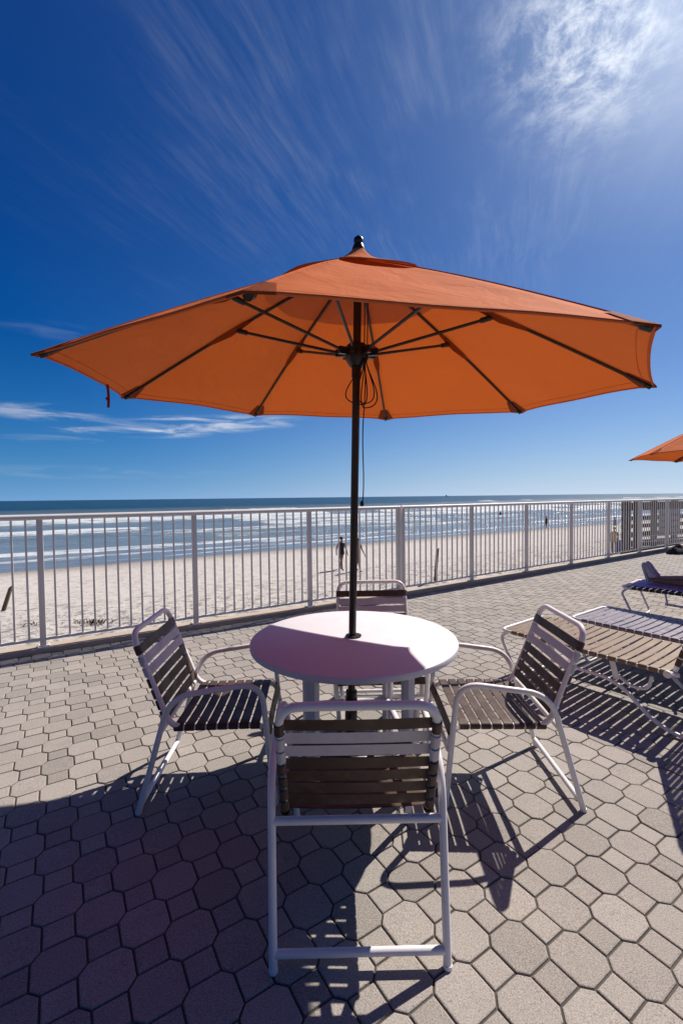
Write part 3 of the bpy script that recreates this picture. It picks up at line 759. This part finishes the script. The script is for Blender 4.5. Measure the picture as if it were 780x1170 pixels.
    for k in range(8):
        vs = []; fs = []
        for i in range(NV + 1):
            q_ = i / NV; f = 0.012 + (0.315 - 0.012) * q_
            for j in range(9):
                u = j / 8; a0, a1 = tipang[k], tipang[k] - math.pi / 4; am = (a0 + a1) / 2
                bow = 4 * u * (1 - u); p = ribpt(a0, f).lerp(ribpt(a1, f), u)
                lift = 0.008 + 0.052 * math.exp(-q_ * 7.5) + 0.005 * bow * q_ + 0.003 * math.sin(7 * u + 2.3 * k) * q_
                p = p + Vector((0, 0, lift)) + Vector((math.cos(am), math.sin(am), 0)) * 0.020 * bow * q_
                vs.append(p)
        for i in range(NV):
            for j in range(8):
                q = i * 9 + j; fs.append((q, q + 1, q + 10, q + 9))
        o = len(vs); vs += [Vector(vs[NV * 9 + j]) + Vector((0, 0, -0.007)) for j in range(9)]
        for j in range(8): fs.append((NV * 9 + j, NV * 9 + j + 1, o + j + 1, o + j))
        b.add(vs, fs)
    b.build('vent', M['canopy'], cn)
    # corner pockets and mid-rib patches
    for k, a in enumerate(tipang):
        am, ap = a - math.pi / 8, a + math.pi / 8
        for off in (0.0045, -0.0055):
            pass
        T = ribpt(a, 1.006); kk = (k - 1) % 8
        d = 0.095
        def on(k_, u, f): return surf(k_, u, f)
        b = MB()
        for z in (0.0035, -0.0035):
            pts = [T + Vector((0, 0, z)), on(k, 0.065, 0.998) + Vector((0, 0, z)), on(k, 0.03, 0.915) + Vector((0, 0, z)), on(k, 0, 0.915) + Vector((0, 0, z * 1.2)), on(kk, 0.97, 0.915) + Vector((0, 0, z)), on(kk, 0.935, 0.998) + Vector((0, 0, z))]
            b.add(pts, [(0, 1, 2, 3), (0, 3, 4, 5)])
        b.f += [(0, 1, 7, 6), (5, 0, 6, 11)]
        b.build('corner_pocket', M['patch'], cn)
        b = MB(); g1 = lambda k_, u, f, z: on(k_, u, f) + Vector((0, 0, z))
        vs = [g1(k, 0, 0.41, -0.020), g1(k, 0.045, 0.45, -0.004), g1(k, 0.035, 0.56, -0.004), g1(k, 0, 0.64, -0.010), g1(kk, 0.965, 0.56, -0.004), g1(kk, 0.955, 0.45, -0.004), g1(k, 0, 0.50, -0.036)]
        b.add(vs, [(0, 1, 6), (1, 2, 6), (2, 3, 6), (3, 4, 6), (4, 5, 6), (5, 0, 6)]); b.build('rib_pocket', M['patch'], cn)
    # tie strap hanging between the first two tips
    p = surf(0, 0.66, 0.99)
    b = MB(); b.band([(p + Vector((0.004 * math.sin(t * 3), 0.0, -0.11 * t)), Vector((0, -1, 0))) for t in np.linspace(0, 1, 8)], (1, 0, 0), 0.014, 0.002)
    b.tube([p + Vector((-0.008, 0, -0.062)), p + Vector((-0.002, 0, -0.075))], 0.005, 8)
    b.build('tie_strap', M['patch'], cn)
    # pull cord: pulley lines, loops and the long hanging end
    b = MB(); cz = hz - 0.03; cx, cy = 0.020, -0.045
    b.tube([(cx + 0.012, -0.02, tz - 0.05), (cx + 0.016, -0.03, cz)], 0.0028, 6)
    b.tube([(cx + 0.028, -0.02, tz - 0.05), (cx + 0.030, -0.03, cz)], 0.0028, 6)
    def loop(x0, wL, wR, hgt, yy):
        P = []
        for t in np.linspace(0, 1, 26):
            th = 2 * math.pi * t; s = math.sin(th / 2)
            x = x0 + (wR if t > 0.5 else wL) * 0 + (-math.sin(th)) * (wL if math.sin(th) > 0 else wR) * (0.35 + 0.65 * s)
            P.append((x, yy + 0.006 * math.sin(th * 2), cz - hgt * s ** 1.0))
        b.tube(P, 0.0030, 6)
    loop(cx + 0.015, 0.105, 0.02, 0.22, -0.048)
    loop(cx + 0.020, 0.02, 0.075, 0.235, -0.040)
    loop(cx + 0.020, 0.045, 0.055, 0.215, -0.054)
    b.tube([(cx + 0.018 + 0.004 * math.sin(9 * t), -0.048 - 0.008 * t, cz - 0.70 * t) for t in np.linspace(0, 1, 22)], 0.0030, 6)
    b.build('pull_cord', M['cord'], root)
    ez = cz - 0.70
    b = MB(); b.lathe([(0.003, 0.012), (0.008, 0.004), (0.011, -0.006), (0.008, -0.016), (0.0, -0.019)], (cx + 0.016, -0.056, ez), 10); b.build('cord_toggle', M['black'], root)
    return root

umb = umbrella_mesh()
n = Vector((0.024, -0.0723, 1)).normalized(); C0 = Vector((0.0795, 2.2368, 1.972))
e1 = Vector((0, 1, 0)).cross(n).normalized(); e2 = n.cross(e1)
m = Matrix((e1, e2, n)).transposed().to_4x4()
m.translation = C0 - n * 1.955
umb.matrix_world = m
tag(umb, 'large orange umbrella standing through the round table', 'umbrella', 'orange patio umbrellas')
umb2 = copy_tree(umb)
umb2.matrix_world = Matrix.Translation((4.84, 5.14, -0.05)) @ Matrix.Rotation(R(13), 4, 'Z')
tag(umb2, 'second orange umbrella at the right edge, farther off above the loungers', 'umbrella', 'orange patio umbrellas')

# ------------------------------------------------------------------ loungers
def lounger(strap_mat, label, back_ang, back=True):
    """local: x across (0 = middle), y from the foot end (0) to the head, z up"""
    root = empty('sun_lounger'); tag(root, label, 'sun lounger', 'strap loungers on the patio')
    hw, H, Ls, Lb, fr = 0.315, 0.375, 1.17, 0.80, 0.0135
    b = MB(); b.tube(fillet([(-hw, Ls + 0.02, H), (-hw, 0.0, H), (hw, 0.0, H), (hw, Ls + 0.02, H)], 0.075, 8), fr, 12); b.build('seat_rail', M['frame'], root)
    # foot-end leg loop
    b = MB(); b.tube(fillet([(-hw + 0.01, 0.05, H - 0.012), (-hw + 0.01, -0.005, H - 0.06), (-hw + 0.03, 0.13, 0.013), (hw - 0.03, 0.13, 0.013), (hw - 0.01, -0.005, H - 0.06), (hw - 0.01, 0.05, H - 0.012)], [0.04, 0.06, 0.06, 0.04], 7), 0.0125, 12)
    b.build('leg', M['frame'], root)
    for s in (-1, 1):
        b = MB(); x = s * (hw + 0.004)
        b.tube(fillet([(x, 0.42, H - 0.125), (x, 0.86, H - 0.135), (x, 1.10, 0.016), (x, 1.72, 0.016), (x, 1.80, 0.20), (x, 1.22, H - 0.02)], [0.12, 0.14, 0.07, 0.07], 8), 0.0125, 12)
        b.build('leg', M['frame'], root)
        b = MB(); b.box((x, 0.84, H - 0.070), (0.006, 0.035, 0.115), Matrix.Rotation(R(14), 3, 'X')); b.build('bracket', M['frame'], root, bevel=0.001)
        b = MB(); b.tube([(x, 0.44, H - 0.125), (x, 0.42, H - 0.01)], 0.010, 8)
        b.build('stay', M['frame'], root)
        b = MB(); b.tube(fillet([(x * 0.97, 0.86, H - 0.10), (x * 0.97, 0.93, H - 0.15), (x * 0.97, 1.03, H - 0.14), (x * 0.97, 1.05, H - 0.05)], 0.04, 6), 0.010, 10); b.build('hook', M['frame'], root)
    b = MB(); b.tube([(-hw, 0.62, H - 0.128), (hw, 0.62, H - 0.128)], 0.011, 10); b.build('crossbar', M['frame'], root)
    b = MB(); b.tube([(-hw, 1.60, 0.018), (hw, 1.60, 0.018)], 0.011, 10); b.build('crossbar', M['frame'], root)
    pitch = 0.0585; k = 0
    y = 0.065
    while y < Ls - 0.02:
        a = Vector((-hw, y, H)); c = Vector((hw, y, H))
        if y < 0.07: a.x += 0.012; c.x -= 0.012
        mb = MB(); mb.band(strap_path(a, c, (0, 0, 1), fr + 0.0006, random.uniform(0.002, 0.009), 250), (0, 1, 0), 0.049, 0.0022)
        mb.build('strap', strap_mat, root); y += pitch
    # raised back
    ca, sa = math.cos(back_ang), math.sin(back_ang); hy = Ls - 0.01
    def bp(x, l): return (x, hy + l * ca, H + 0.012 + l * sa)
    bw = hw - 0.032
    b = MB(); b.tube(fillet([bp(-bw, 0), bp(-bw, Lb), bp(bw, Lb), bp(bw, 0)], 0.08, 8), fr, 12); b.build('back_frame', M['frame'], root)
    nn = Vector((0, -sa, ca)); td = Vector((0, ca, sa)); l = 0.06
    while l < Lb - 0.06:
        mb = MB(); mb.band(strap_path(bp(-bw, l), bp(bw, l), nn, fr + 0.0006, 0.004, 250), td, 0.049, 0.0022); mb.build('strap', M['brown'], root); l += pitch
    for s in (-1, 1):
        b = MB(); b.tube([bp(s * (bw + 0.018), 0.42), (s * hw, hy + 0.34, H - 0.13)], 0.009, 8); b.build('prop_bar', M['frame'], root)
        # arm-like hinge bar
        b = MB(); b.lathe([(0.0, 0), (0.022, 0.002), (0.022, 0.018), (0.0, 0.02)], (s * (hw + 0.016), hy - 0.02, H), 12, Matrix.Rotation(R(90) * s, 3, 'Y')); b.build('hinge', M['frame'], root)
    return root
def place_l(o, mid, d):
    o.location = (mid[0], mid[1], 0); o.rotation_euler = (0, 0, math.atan2(d[1], d[0]) - math.pi / 2)
l1 = lounger(M['tan'], 'tan strap lounger behind the right chair, nearest of the loungers', R(72))
place_l(l1, (1.52, 3.747), (0.60, -0.80))
l2 = lounger(M['grey_vinyl'], 'greyish lilac strap lounger on the far side of the tan one', R(68))
place_l(l2, (2.245, 4.06), (0.585, -0.81))
l3 = lounger(M['brown'], 'brown strap lounger at the right edge with a towel and a person on it', R(40))
place_l(l3, (3.46, 5.34), (0.66, -0.75))

# towel on the third lounger
L3 = Matrix.Translation((3.46, 5.34, 0)) @ Matrix.Rotation(math.atan2(-0.75, 0.66) - math.pi / 2, 4, 'Z')
def build_towel():
    b = MB(); nx, ny = 16, 40; vs = []; fs = []
    for side_ in (0, 1):
        for j in range(ny + 1):
            v_ = j / ny; L = 0.07 + v_ * 1.72
            for i in range(nx + 1):
                x = -0.25 + 0.50 * i / nx
                if L < 1.16: y, z = L, 0.375 + 0.0185
                else: q = L - 1.16; y, z = 1.16 + q * math.cos(R(40)) - 0.02 * math.sin(R(40)), 0.375 + 0.028 + q * math.sin(R(40))
                z += 0.004 * math.sin(11 * L + 3 * x) * math.sin(9 * x + 2) + 0.004 + (0.007 if side_ == 0 else 0)
                vs.append(L3 @ Vector((x + 0.012 * math.sin(5 * L), y, z)))
    N = (nx + 1) * (ny + 1)
    for s_ in (0, 1):
        for j in range(ny):
            for i in range(nx):
                q = s_ * N + j * (nx + 1) + i; fs.append((q, q + 1, q + nx + 2, q + nx + 1))
    edge = [j * (nx + 1) for j in range(ny + 1)]; 
    for lst in (edge, [e + nx for e in edge], list(range(nx + 1)), [ny * (nx + 1) + i for i in range(nx + 1)]):
        for p, q in zip(lst, lst[1:]): fs.append((p, q, q + N, p + N))
    b.add(vs, fs); o = b.build('towel', M['towel']); tag(o, 'lilac blue towel spread under the person on the right lounger', 'towel')
build_towel()

# ------------------------------------------------------------------ figures
def skinned(name, joints, bones, material, parent=None, root='pelvis', sub=2, mw=None):
    names = list(joints); me = bpy.data.meshes.new(name)
    me.from_pydata([joints[k][0] for k in names], [(names.index(a), names.index(b)) for a, b in bones], [])
    ob = bpy.data.objects.new(name, me); S.collection.objects.link(ob)
    sk = ob.modifiers.new('skin', 'SKIN'); sk.use_smooth_shade = True; sk.branch_smoothing = 0.3
    if sub: ss = ob.modifiers.new('sub', 'SUBSURF'); ss.levels = sub; ss.render_levels = sub
    for i, k in enumerate(names):
        r = joints[k][1]; r = r if isinstance(r, tuple) else (r, r)
        me.skin_vertices[0].data[i].radius = r
        me.skin_vertices[0].data[i].use_root = (k == root)
    dg = bpy.context.evaluated_depsgraph_get(); nm = bpy.data.meshes.new_from_object(ob.evaluated_get(dg))
    ob.modifiers.clear(); ob.data = nm; nm.materials.clear(); nm.materials.append(material)
    for p in nm.polygons: p.use_smooth = True
    if mw is not None: nm.transform(mw)
    if parent is not None: ob.parent = parent
    return ob

def head_mesh(c, r, fwd, upv, mb):
    """face details added to the head: nose, ears, eyes sockets as small forms"""
    pass

def walker(loc, rz, h, label, cloth=None, stride=0.22, skinm=None, legs='walk'):
    skinm = skinm or M['skin']; k = h / 1.7
    J = {'pelvis': ((0, 0, 0.92), (0.125, 0.10)), 'waist': ((0, 0.01, 1.08), (0.105, 0.085)), 'chest': ((0, 0.02, 1.28), (0.135, 0.10)),
         'neckb': ((0, 0.02, 1.42), (0.07, 0.06)), 'neck': ((0, 0.03, 1.48), 0.045), 'head1': ((0, 0.045, 1.57), (0.070, 0.082)), 'head2': ((0, 0.05, 1.65), (0.062, 0.072)),
         'nose': ((0, 0.128, 1.565), 0.012)}
    B = [('pelvis', 'waist'), ('waist', 'chest'), ('chest', 'neckb'), ('neckb', 'neck'), ('neck', 'head1'), ('head1', 'head2'), ('head1', 'nose')]
    for s, nm in ((-1, 'l'), (1, 'r')):
        st_ = stride * s * (1 if legs == 'walk' else 0)
        J[nm + 'hip'] = ((s * 0.085, st_ * 0.08, 0.86), 0.088); J[nm + 'knee'] = ((s * 0.09, st_ * 0.6 + 0.02, 0.49), 0.056)
        J[nm + 'calf'] = ((s * 0.09, st_ * 0.85 - 0.02, 0.36), 0.054); J[nm + 'ankle'] = ((s * 0.09, st_ * 1.15 - 0.03, 0.09), 0.036)
        J[nm + 'heel'] = ((s * 0.09, st_ * 1.15 - 0.02, 0.035), 0.034); J[nm + 'toe'] = ((s * 0.095, st_ * 1.15 + 0.15, 0.022), (0.040, 0.020))
        J[nm + 'sho'] = ((s * 0.165, 0.02, 1.385), 0.052); J[nm + 'elb'] = ((s * 0.212, -0.03 - st_ * 0.4, 1.12), 0.040)
        J[nm + 'wri'] = ((s * 0.215, 0.05 - st_ * 0.9, 0.89), 0.029); J[nm + 'hand'] = ((s * 0.212, 0.075 - st_ * 1.0, 0.80), (0.018, 0.036))
        J[nm + 'fin'] = ((s * 0.208, 0.085 - st_ * 1.02, 0.72), (0.012, 0.024)); J[nm + 'thumb'] = ((s * 0.198, 0.115 - st_ * 1.0, 0.80), 0.011)
        B += [('pelvis', nm + 'hip'), (nm + 'hip', nm + 'knee'), (nm + 'knee', nm + 'calf'), (nm + 'calf', nm + 'ankle'), (nm + 'ankle', nm + 'heel'), (nm + 'heel', nm + 'toe'),
              ('chest', nm + 'sho'), (nm + 'sho', nm + 'elb'), (nm + 'elb', nm + 'wri'), (nm + 'wri', nm + 'hand'), (nm + 'hand', nm + 'fin'), (nm + 'wri', nm + 'thumb')]
    root = skinned('person', J, B, skinm, sub=2)
    root.data.transform(Matrix.Scale(k, 4))
    root.location = loc; root.rotation_euler = (0, 0, rz); tag(root, label, 'person')
    hb = MB()
    n_, m_ = 14, 9; vs = []; fs = []
    for i in range(m_ + 1):
        th = math.pi * 0.62 * i / m_
        for j in range(n_):
            a = 2 * math.pi * j / n_; back = 0.5 - 0.5 * math.sin(a)
            rr = 0.088 * math.sin(th); dz = 0.100 * math.cos(th) if th < math.pi / 2 else 0.100 * math.cos(th) * (0.2 + 1.9 * back)
            vs.append((rr * math.cos(a) * 0.93 * k, (0.030 + rr * math.sin(a) * 1.05 - 0.012) * k, (1.625 + dz) * k))
    for i in range(m_):
        for j in range(n_): fs.append((i * n_ + j, i * n_ + (j + 1) % n_, (i + 1) * n_ + (j + 1) % n_, (i + 1) * n_ + j))
    hb.add(vs, fs); hb.build('hair', M['hair'], root)
    def ell(z0, z1, rx0, rx1, ry, cy_, mt, nm):
        b = MB(); vs = []; fs = []; K = 8; N = 20
        for i in range(K + 1):
            t = i / K; z = z0 + (z1 - z0) * t; rx = rx0 + (rx1 - rx0) * t + 0.012 * math.sin(math.pi * t)
            for j in range(N):
                a = 2 * math.pi * j / N; vs.append((rx * math.cos(a) * k, (cy_ + ry * math.sin(a)) * k, z * k))
        for i in range(K):
            for j in range(N): fs.append((i * N + j, i * N + (j + 1) % N, (i + 1) * N + (j + 1) % N, (i + 1) * N + j))
        b.add(vs, fs); b.build(nm, mt, root)
    if cloth is not None:
        ell(0.78, 1.02, 0.165, 0.135, 0.125, 0.01, cloth, 'shorts')
        ell(1.0, 1.36, 0.130, 0.155, 0.118, 0.015, cloth, 'shirt')
    return root
BZ = -2.2
walker((-0.03, 22.65, BZ - 0.02), R(-150), 1.66, 'person in a dark swimsuit walking on the sand, left of the umbrella pole', M['dark_cloth'])
walker((0.80, 22.1, BZ - 0.02), R(-140), 1.62, 'tanned person walking on the sand, half hidden by the umbrella pole', None, skinm=M['skin_dark'])
walker((16.72, 27.4, BZ), R(155), 1.62, 'person in yellow clothes standing beyond the right end of the railing', M['yellow'], stride=0.05)
walker((27.5, 60.0, SEA_Z - 0.35), R(20), 1.7, 'small figure in dark clothes wading in the shallow surf', M['dark_cloth'], stride=0.12)
walker((33.0, 54.0, SEA_Z - 0.25), R(200), 1.7, 'distant figure wading just left of the wooden screen', M['blue'], stride=0.12)
walker((32.0, 90.0, SEA_Z - 0.6), R(20), 1.7, 'farthest bather, waist deep between two lines of surf', M['dark_cloth'], stride=0.12)

# blue beach bag hanging beside the person in yellow
def beach_bag():
    b = MB(); b.box((0, 0, 0.42), (0.62, 0.30, 0.80)); r = b.build('beach_bag', M['blue'], bevel=0.06); r.location = (17.20, 27.5, BZ)
    h = MB(); h.tube(fillet([(-0.2, 0.05, 0.80), (-0.16, 0.05, 1.12), (0.16, 0.05, 1.12), (0.2, 0.05, 0.80)], 0.12, 6), 0.02, 8); h.build('handle', M['blue'], r)
    tag(r, 'blue beach bag on the sand beside the person in yellow', 'bag')
beach_bag()

# person lying on the third lounger
def lying():
    z0 = 0.41
    ca, sa = math.cos(R(40)), math.sin(R(40))
    def bk(l, off=0.0): return (1.18 + l * ca - off * sa, z0 + 0.02 + l * sa + off * ca)
    J = {'pelvis': ((0, 1.12, z0 + 0.10), (0.13, 0.095))}
    y, z = bk(0.22, 0.10); J['waist'] = ((0, y, z), (0.115, 0.085)); y, z = bk(0.42, 0.11); J['chest'] = ((0, y, z), (0.145, 0.10))
    y, z = bk(0.56, 0.11); J['neckb'] = ((0, y, z), (0.07, 0.06)); y, z = bk(0.62, 0.11); J['neck'] = ((0, y, z), 0.046)
    y, z = bk(0.71, 0.12); J['head1'] = ((0, y, z), (0.072, 0.084)); y, z = bk(0.79, 0.12); J['head2'] = ((0, y, z), (0.064, 0.074))
    B = [('pelvis', 'waist'), ('waist', 'chest'), ('chest', 'neckb'), ('neckb', 'neck'), ('neck', 'head1'), ('head1', 'head2')]
    for s, nm in ((-1, 'l'), (1, 'r')):
        J[nm + 'hip'] = ((s * 0.085, 1.05, z0 + 0.09), 0.088); J[nm + 'knee'] = ((s * 0.105, 0.66, z0 + 0.075), 0.058)
        J[nm + 'calf'] = ((s * 0.085, 0.53, z0 + 0.062), 0.057); J[nm + 'ankle'] = ((s * 0.062, 0.25, z0 + 0.048), 0.036)
        J[nm + 'foot'] = ((s * 0.058, 0.205, z0 + 0.085), 0.036)
        y, z = bk(0.52, 0.10); J[nm + 'sho'] = ((s * 0.17, y, z), 0.052); y, z = bk(0.26, 0.08); J[nm + 'elb'] = ((s * 0.245, y, z), 0.038)
        J[nm + 'wri'] = ((s * 0.20, 1.16, z0 + 0.20), 0.027); J[nm + 'hand'] = ((s * 0.14, 1.10, z0 + 0.215), (0.034, 0.018))
        B += [('pelvis', nm + 'hip'), (nm + 'hip', nm + 'knee'), (nm + 'knee', nm + 'calf'), (nm + 'calf', nm + 'ankle'), (nm + 'ankle', nm + 'foot'),
              ('chest', nm + 'sho'), (nm + 'sho', nm + 'elb'), (nm + 'elb', nm + 'wri'), (nm + 'wri', nm + 'hand')]
    p = skinned('person', J, B, M['skin_dark'], sub=2, mw=L3); tag(p, 'person in pale sneakers lying on the right lounger, bare lower leg showing', 'person')
    for s in (-1, 1):
        b = MB(); x = s * 0.052; prof = []
        # sneaker: upright foot, sole faces the foot end, leaning out a little
        secs = [(0.000, 0.030, 0.036, 0.045), (0.02, 0.033, 0.044, 0.050), (0.07, 0.033, 0.046, 0.052), (0.12, 0.036, 0.038, 0.040), (0.17, 0.040, 0.030, 0.030), (0.22, 0.040, 0.024, 0.022), (0.255, 0.033, 0.019, 0.014), (0.27, 0.018, 0.010, 0.008)]
        vs = []; N = 16
        lean = R(14)
        def W(u, v_, w_):   # u along foot (heel->toe), v across, w from sole towards the shin
            u2 = u * 0.82; yy = 0.185 - u2 * math.sin(lean) + w_ * math.cos(lean); zz = z0 + 0.015 + u2 * math.cos(lean) + w_ * math.sin(lean)
            return L3 @ Vector((x + v_ * 0.92 + s * u * 0.08, yy, zz))
        for u, hwid, d0, d1 in secs:
            for j in range(N):
                a = 2 * math.pi * j / N; c_, s_ = math.cos(a), math.sin(a)
                vs.append(W(u, hwid * c_, 0.020 + (d0 + d1) / 2 + (d0 + d1) / 2 * s_))
        fs = [(i * N + j, i * N + (j + 1) % N, (i + 1) * N + (j + 1) % N, (i + 1) * N + j) for i in range(len(secs) - 1) for j in range(N)]
        fs += [tuple(range(N)), tuple((len(secs) - 1) * N + j for j in range(N))]
        b.add(vs, fs); sn = b.build('sneaker', M['sneaker'], p, auto=80)
        b = MB(); vs = []
        sec2 = [(-0.006, 0.020), (0.0, 0.032), (0.07, 0.036), (0.12, 0.037), (0.18, 0.044), (0.24, 0.040), (0.268, 0.026), (0.280, 0.010)]
        for w_ in (0.0, 0.024):
            for u, q in sec2: vs.append(W(u, -q, w_ + (0.012 if u > 0.25 else 0)))
            for u, q in reversed(sec2): vs.append(W(u, q, w_ + (0.012 if u > 0.25 else 0)))
        K = len(sec2) * 2; fs = [tuple(range(K)), tuple(range(2 * K - 1, K - 1, -1))] + [(i, (i + 1) % K, K + (i + 1) % K, K + i) for i in range(K)]
        b.add(vs, fs); b.build('sole', M['rubber'], sn, auto=40)
    b = MB(); vs = []; fs = []; K, N = 7, 20
    for i in range(K + 1):
        t = i / K; yy = 0.93 + 0.27 * t
        for j in range(N):
            a = 2 * math.pi * j / N; vs.append(L3 @ Vector(((0.185 - 0.02 * t) * math.cos(a), yy, z0 + 0.10 + 0.03 * t + (0.100 + 0.01 * t) * math.sin(a))))
    for i in range(K):
        for j in range(N): fs.append((i * N + j, i * N + (j + 1) % N, (i + 1) * N + (j + 1) % N, (i + 1) * N + j))
    b.add(vs, fs); b.build('shorts', M['dark_cloth'], p)
lying()

# ------------------------------------------------------------------ stakes, seaweed, screen, bag, ship
def stake(loc, h, lean, label):
    b = MB(); top = Vector((lean[0], lean[1], h)); vs = []
    for z, w_ in ((-0.4, 0.06), (h * 0.5, 0.06), (h, 0.065)):
        c = Vector((lean[0], lean[1], h)) * (z / h)
        for sx, sy in ((-1, -1), (1, -1), (1, 1), (-1, 1)): vs.append(c + Vector((sx * w_, sy * w_ * 0.6, 0.05 * sx if z == h else 0)))
    fs = [(0, 1, 2, 3), (8, 9, 10, 11)] + [(i * 4 + j, i * 4 + (j + 1) % 4, i * 4 + 4 + (j + 1) % 4, i * 4 + 4 + j) for i in range(2) for j in range(4)]
    b.add(vs, fs); o = b.build('wooden_stake', M['wood2'], smooth=False, bevel=0.008); o.location = loc; tag(o, label, 'stake', 'wooden stakes in the sand')
stake((3.99, 19.09, BZ), 1.38, (0.10, 0.0), 'leaning wooden stake in the sand, seen through the right railing section')
stake((-11.35, 14.87, BZ), 0.80, (0.28, 0.0), 'short leaning wooden stake in the sand at the left edge')

def weed(px, y, n_, spread, label):
    b = MB()
    for k in range(n_):
        c = Vector((random.gauss(0, spread), random.gauss(0, spread * 0.35), random.uniform(0.0, 0.05))); a = random.uniform(0, math.pi); L = random.uniform(0.08, 0.25)
        pts = [c + Vector((math.cos(a) * L * t, math.sin(a) * L * t, 0.05 * math.sin(math.pi * t + 0.3))) for t in (-0.5, -0.2, 0.2, 0.5)]
        b.tube(pts, [0.005, 0.011, 0.011, 0.004], 5)
    o = b.build('seaweed_clump', M['weed']); o.location = (px, y, BZ + 0.0); tag(o, label, 'seaweed', 'seaweed washed up on the sand')
weed(-7.35, 13.2, 42, 0.26, 'dark heap of seaweed on the sand, beyond the second railing bay')
weed(-9.2, 13.0, 9, 0.2, 'thin scatter of seaweed on the sand, left of the larger heap')

def screen():
    A = Vector((8.12, 12.85, 0)); B = Vector((11.4, 14.3, 0)); L = (B - A).length; a = math.atan2((B - A).y, (B - A).x); rot = Matrix.Rotation(a, 3, 'Z')
    root = empty('wooden_screen', (A.x, A.y, BZ), a); tag(root, 'dark wooden slatted screen beyond the railing at the right edge', 'wooden screen')
    zb = -BZ
    for x, w_ in ((0.12, 0.24), (0.55, 0.10), (1.35, 0.14), (2.35, 0.14), (3.4, 0.14)):
        b = MB(); b.box((x, 0, (zb + 1.27) / 2 - 0.02), (w_, 0.12, zb + 1.27)); b.build('post', M['wood'], root, bevel=0.006)
    z = 1.20
    for hgt, gap in ((0.24, 0.17), (0.12, 0.11), (0.12, 0.11), (0.16, 0.09), (0.20, 0.02), (0.22, 0.02), (0.22, 0.02), (0.3, 0.02), (0.3, 0.02)):
        b = MB(); b.box((L / 2, 0.085, zb + z - hgt / 2), (L, 0.035, hgt)); b.build('board', M['wood'], root, bevel=0.004); z -= hgt + gap
    b = MB(); b.box((1.95, -0.10, zb + 0.62), (1.05, 0.03, 0.72)); pn = b.build('panel', M['panel'], root, bevel=0.005)
    for zz in (0.80, 0.62, 0.44):
        for xx in (1.70, 2.2):
            b = MB(); b.box((xx, -0.1195, zb + zz), (0.36, 0.006, 0.045)); b.build('slot', M['wood'], pn)
    for zz in (0.22, 0.06):
        b = MB(); b.tube([(0.5, -0.16, zb + zz), (L, -0.16, zb + zz - 0.02)], 0.022, 8); b.build('handrail', M['rail'], root)
screen()

def heap():
    N, K = 26, 8; vs = []; fs = []
    for i in range(K + 1):
        t = i / K; th = t * math.pi / 2
        for j in range(N):
            a = 2 * math.pi * j / N; r = math.cos(th) * (1 + 0.16 * math.sin(3 * a + 1) + 0.10 * math.sin(7 * a + 4 * t))
            vs.append((0.34 * r * math.cos(a), 0.17 * r * math.sin(a), 0.17 * math.sin(th) * (1 + 0.22 * math.sin(2 * a + 2) + 0.1 * math.sin(9 * a)) + 0.002))
    for i in range(K):
        for j in range(N): fs.append((i * N + j, i * N + (j + 1) % N, (i + 1) * N + (j + 1) % N, (i + 1) * N + j))
    fs.append(tuple(range(N)))
    b = MB().add(vs, fs); o = b.build('bag', M['dark_cloth']); o.location = (8.10, 10.75, 0); o.rotation_euler = (0, 0, SHORE)
    h = MB(); h.tube(fillet([(-0.16, 0, 0.13), (-0.1, -0.02, 0.22), (0.1, -0.02, 0.20), (0.16, 0, 0.12)], 0.06, 5), 0.012, 6); h.build('handle', M['dark_cloth'], o)
    tag(o, 'slumped black bag on the pavement by the far end of the railing', 'bag')
heap()

def ship():
    b = MB(); Lh, W_, Hh = 42, 8, 5
    sec = []
    for x, wf, zb in ((-Lh / 2, .7, 0.5), (-Lh * .4, 1, 0), (Lh * .3, 1, 0), (Lh / 2, .05, 1.5)):
        for y_, z_ in ((-W_ / 2 * wf, Hh + zb), (-W_ / 2 * wf * .7, -1), (W_ / 2 * wf * .7, -1), (W_ / 2 * wf, Hh + zb)): sec.append((x, y_, z_))
    fs = [(0, 1, 2, 3), (12, 13, 14, 15)] + [(i * 4 + j, i * 4 + (j + 1) % 4, i * 4 + 4 + (j + 1) % 4, i * 4 + 4 + j) for i in range(3) for j in range(4)]
    b.add(sec, fs); r = b.build('ship', M['ship'], smooth=False)
    c = MB(); c.box((-10, 0, Hh + 5), (10, 6, 10)); c.build('cabin', M['ship'], r, smooth=False)
    c = MB(); c.tube([(2, 0, Hh), (2, 0, Hh + 13)], 0.7, 6); c.build('mast', M['ship'], r)
    r.location = (1180, 5000, SEA_Z); tag(r, 'tiny ship on the horizon', 'ship')
ship()
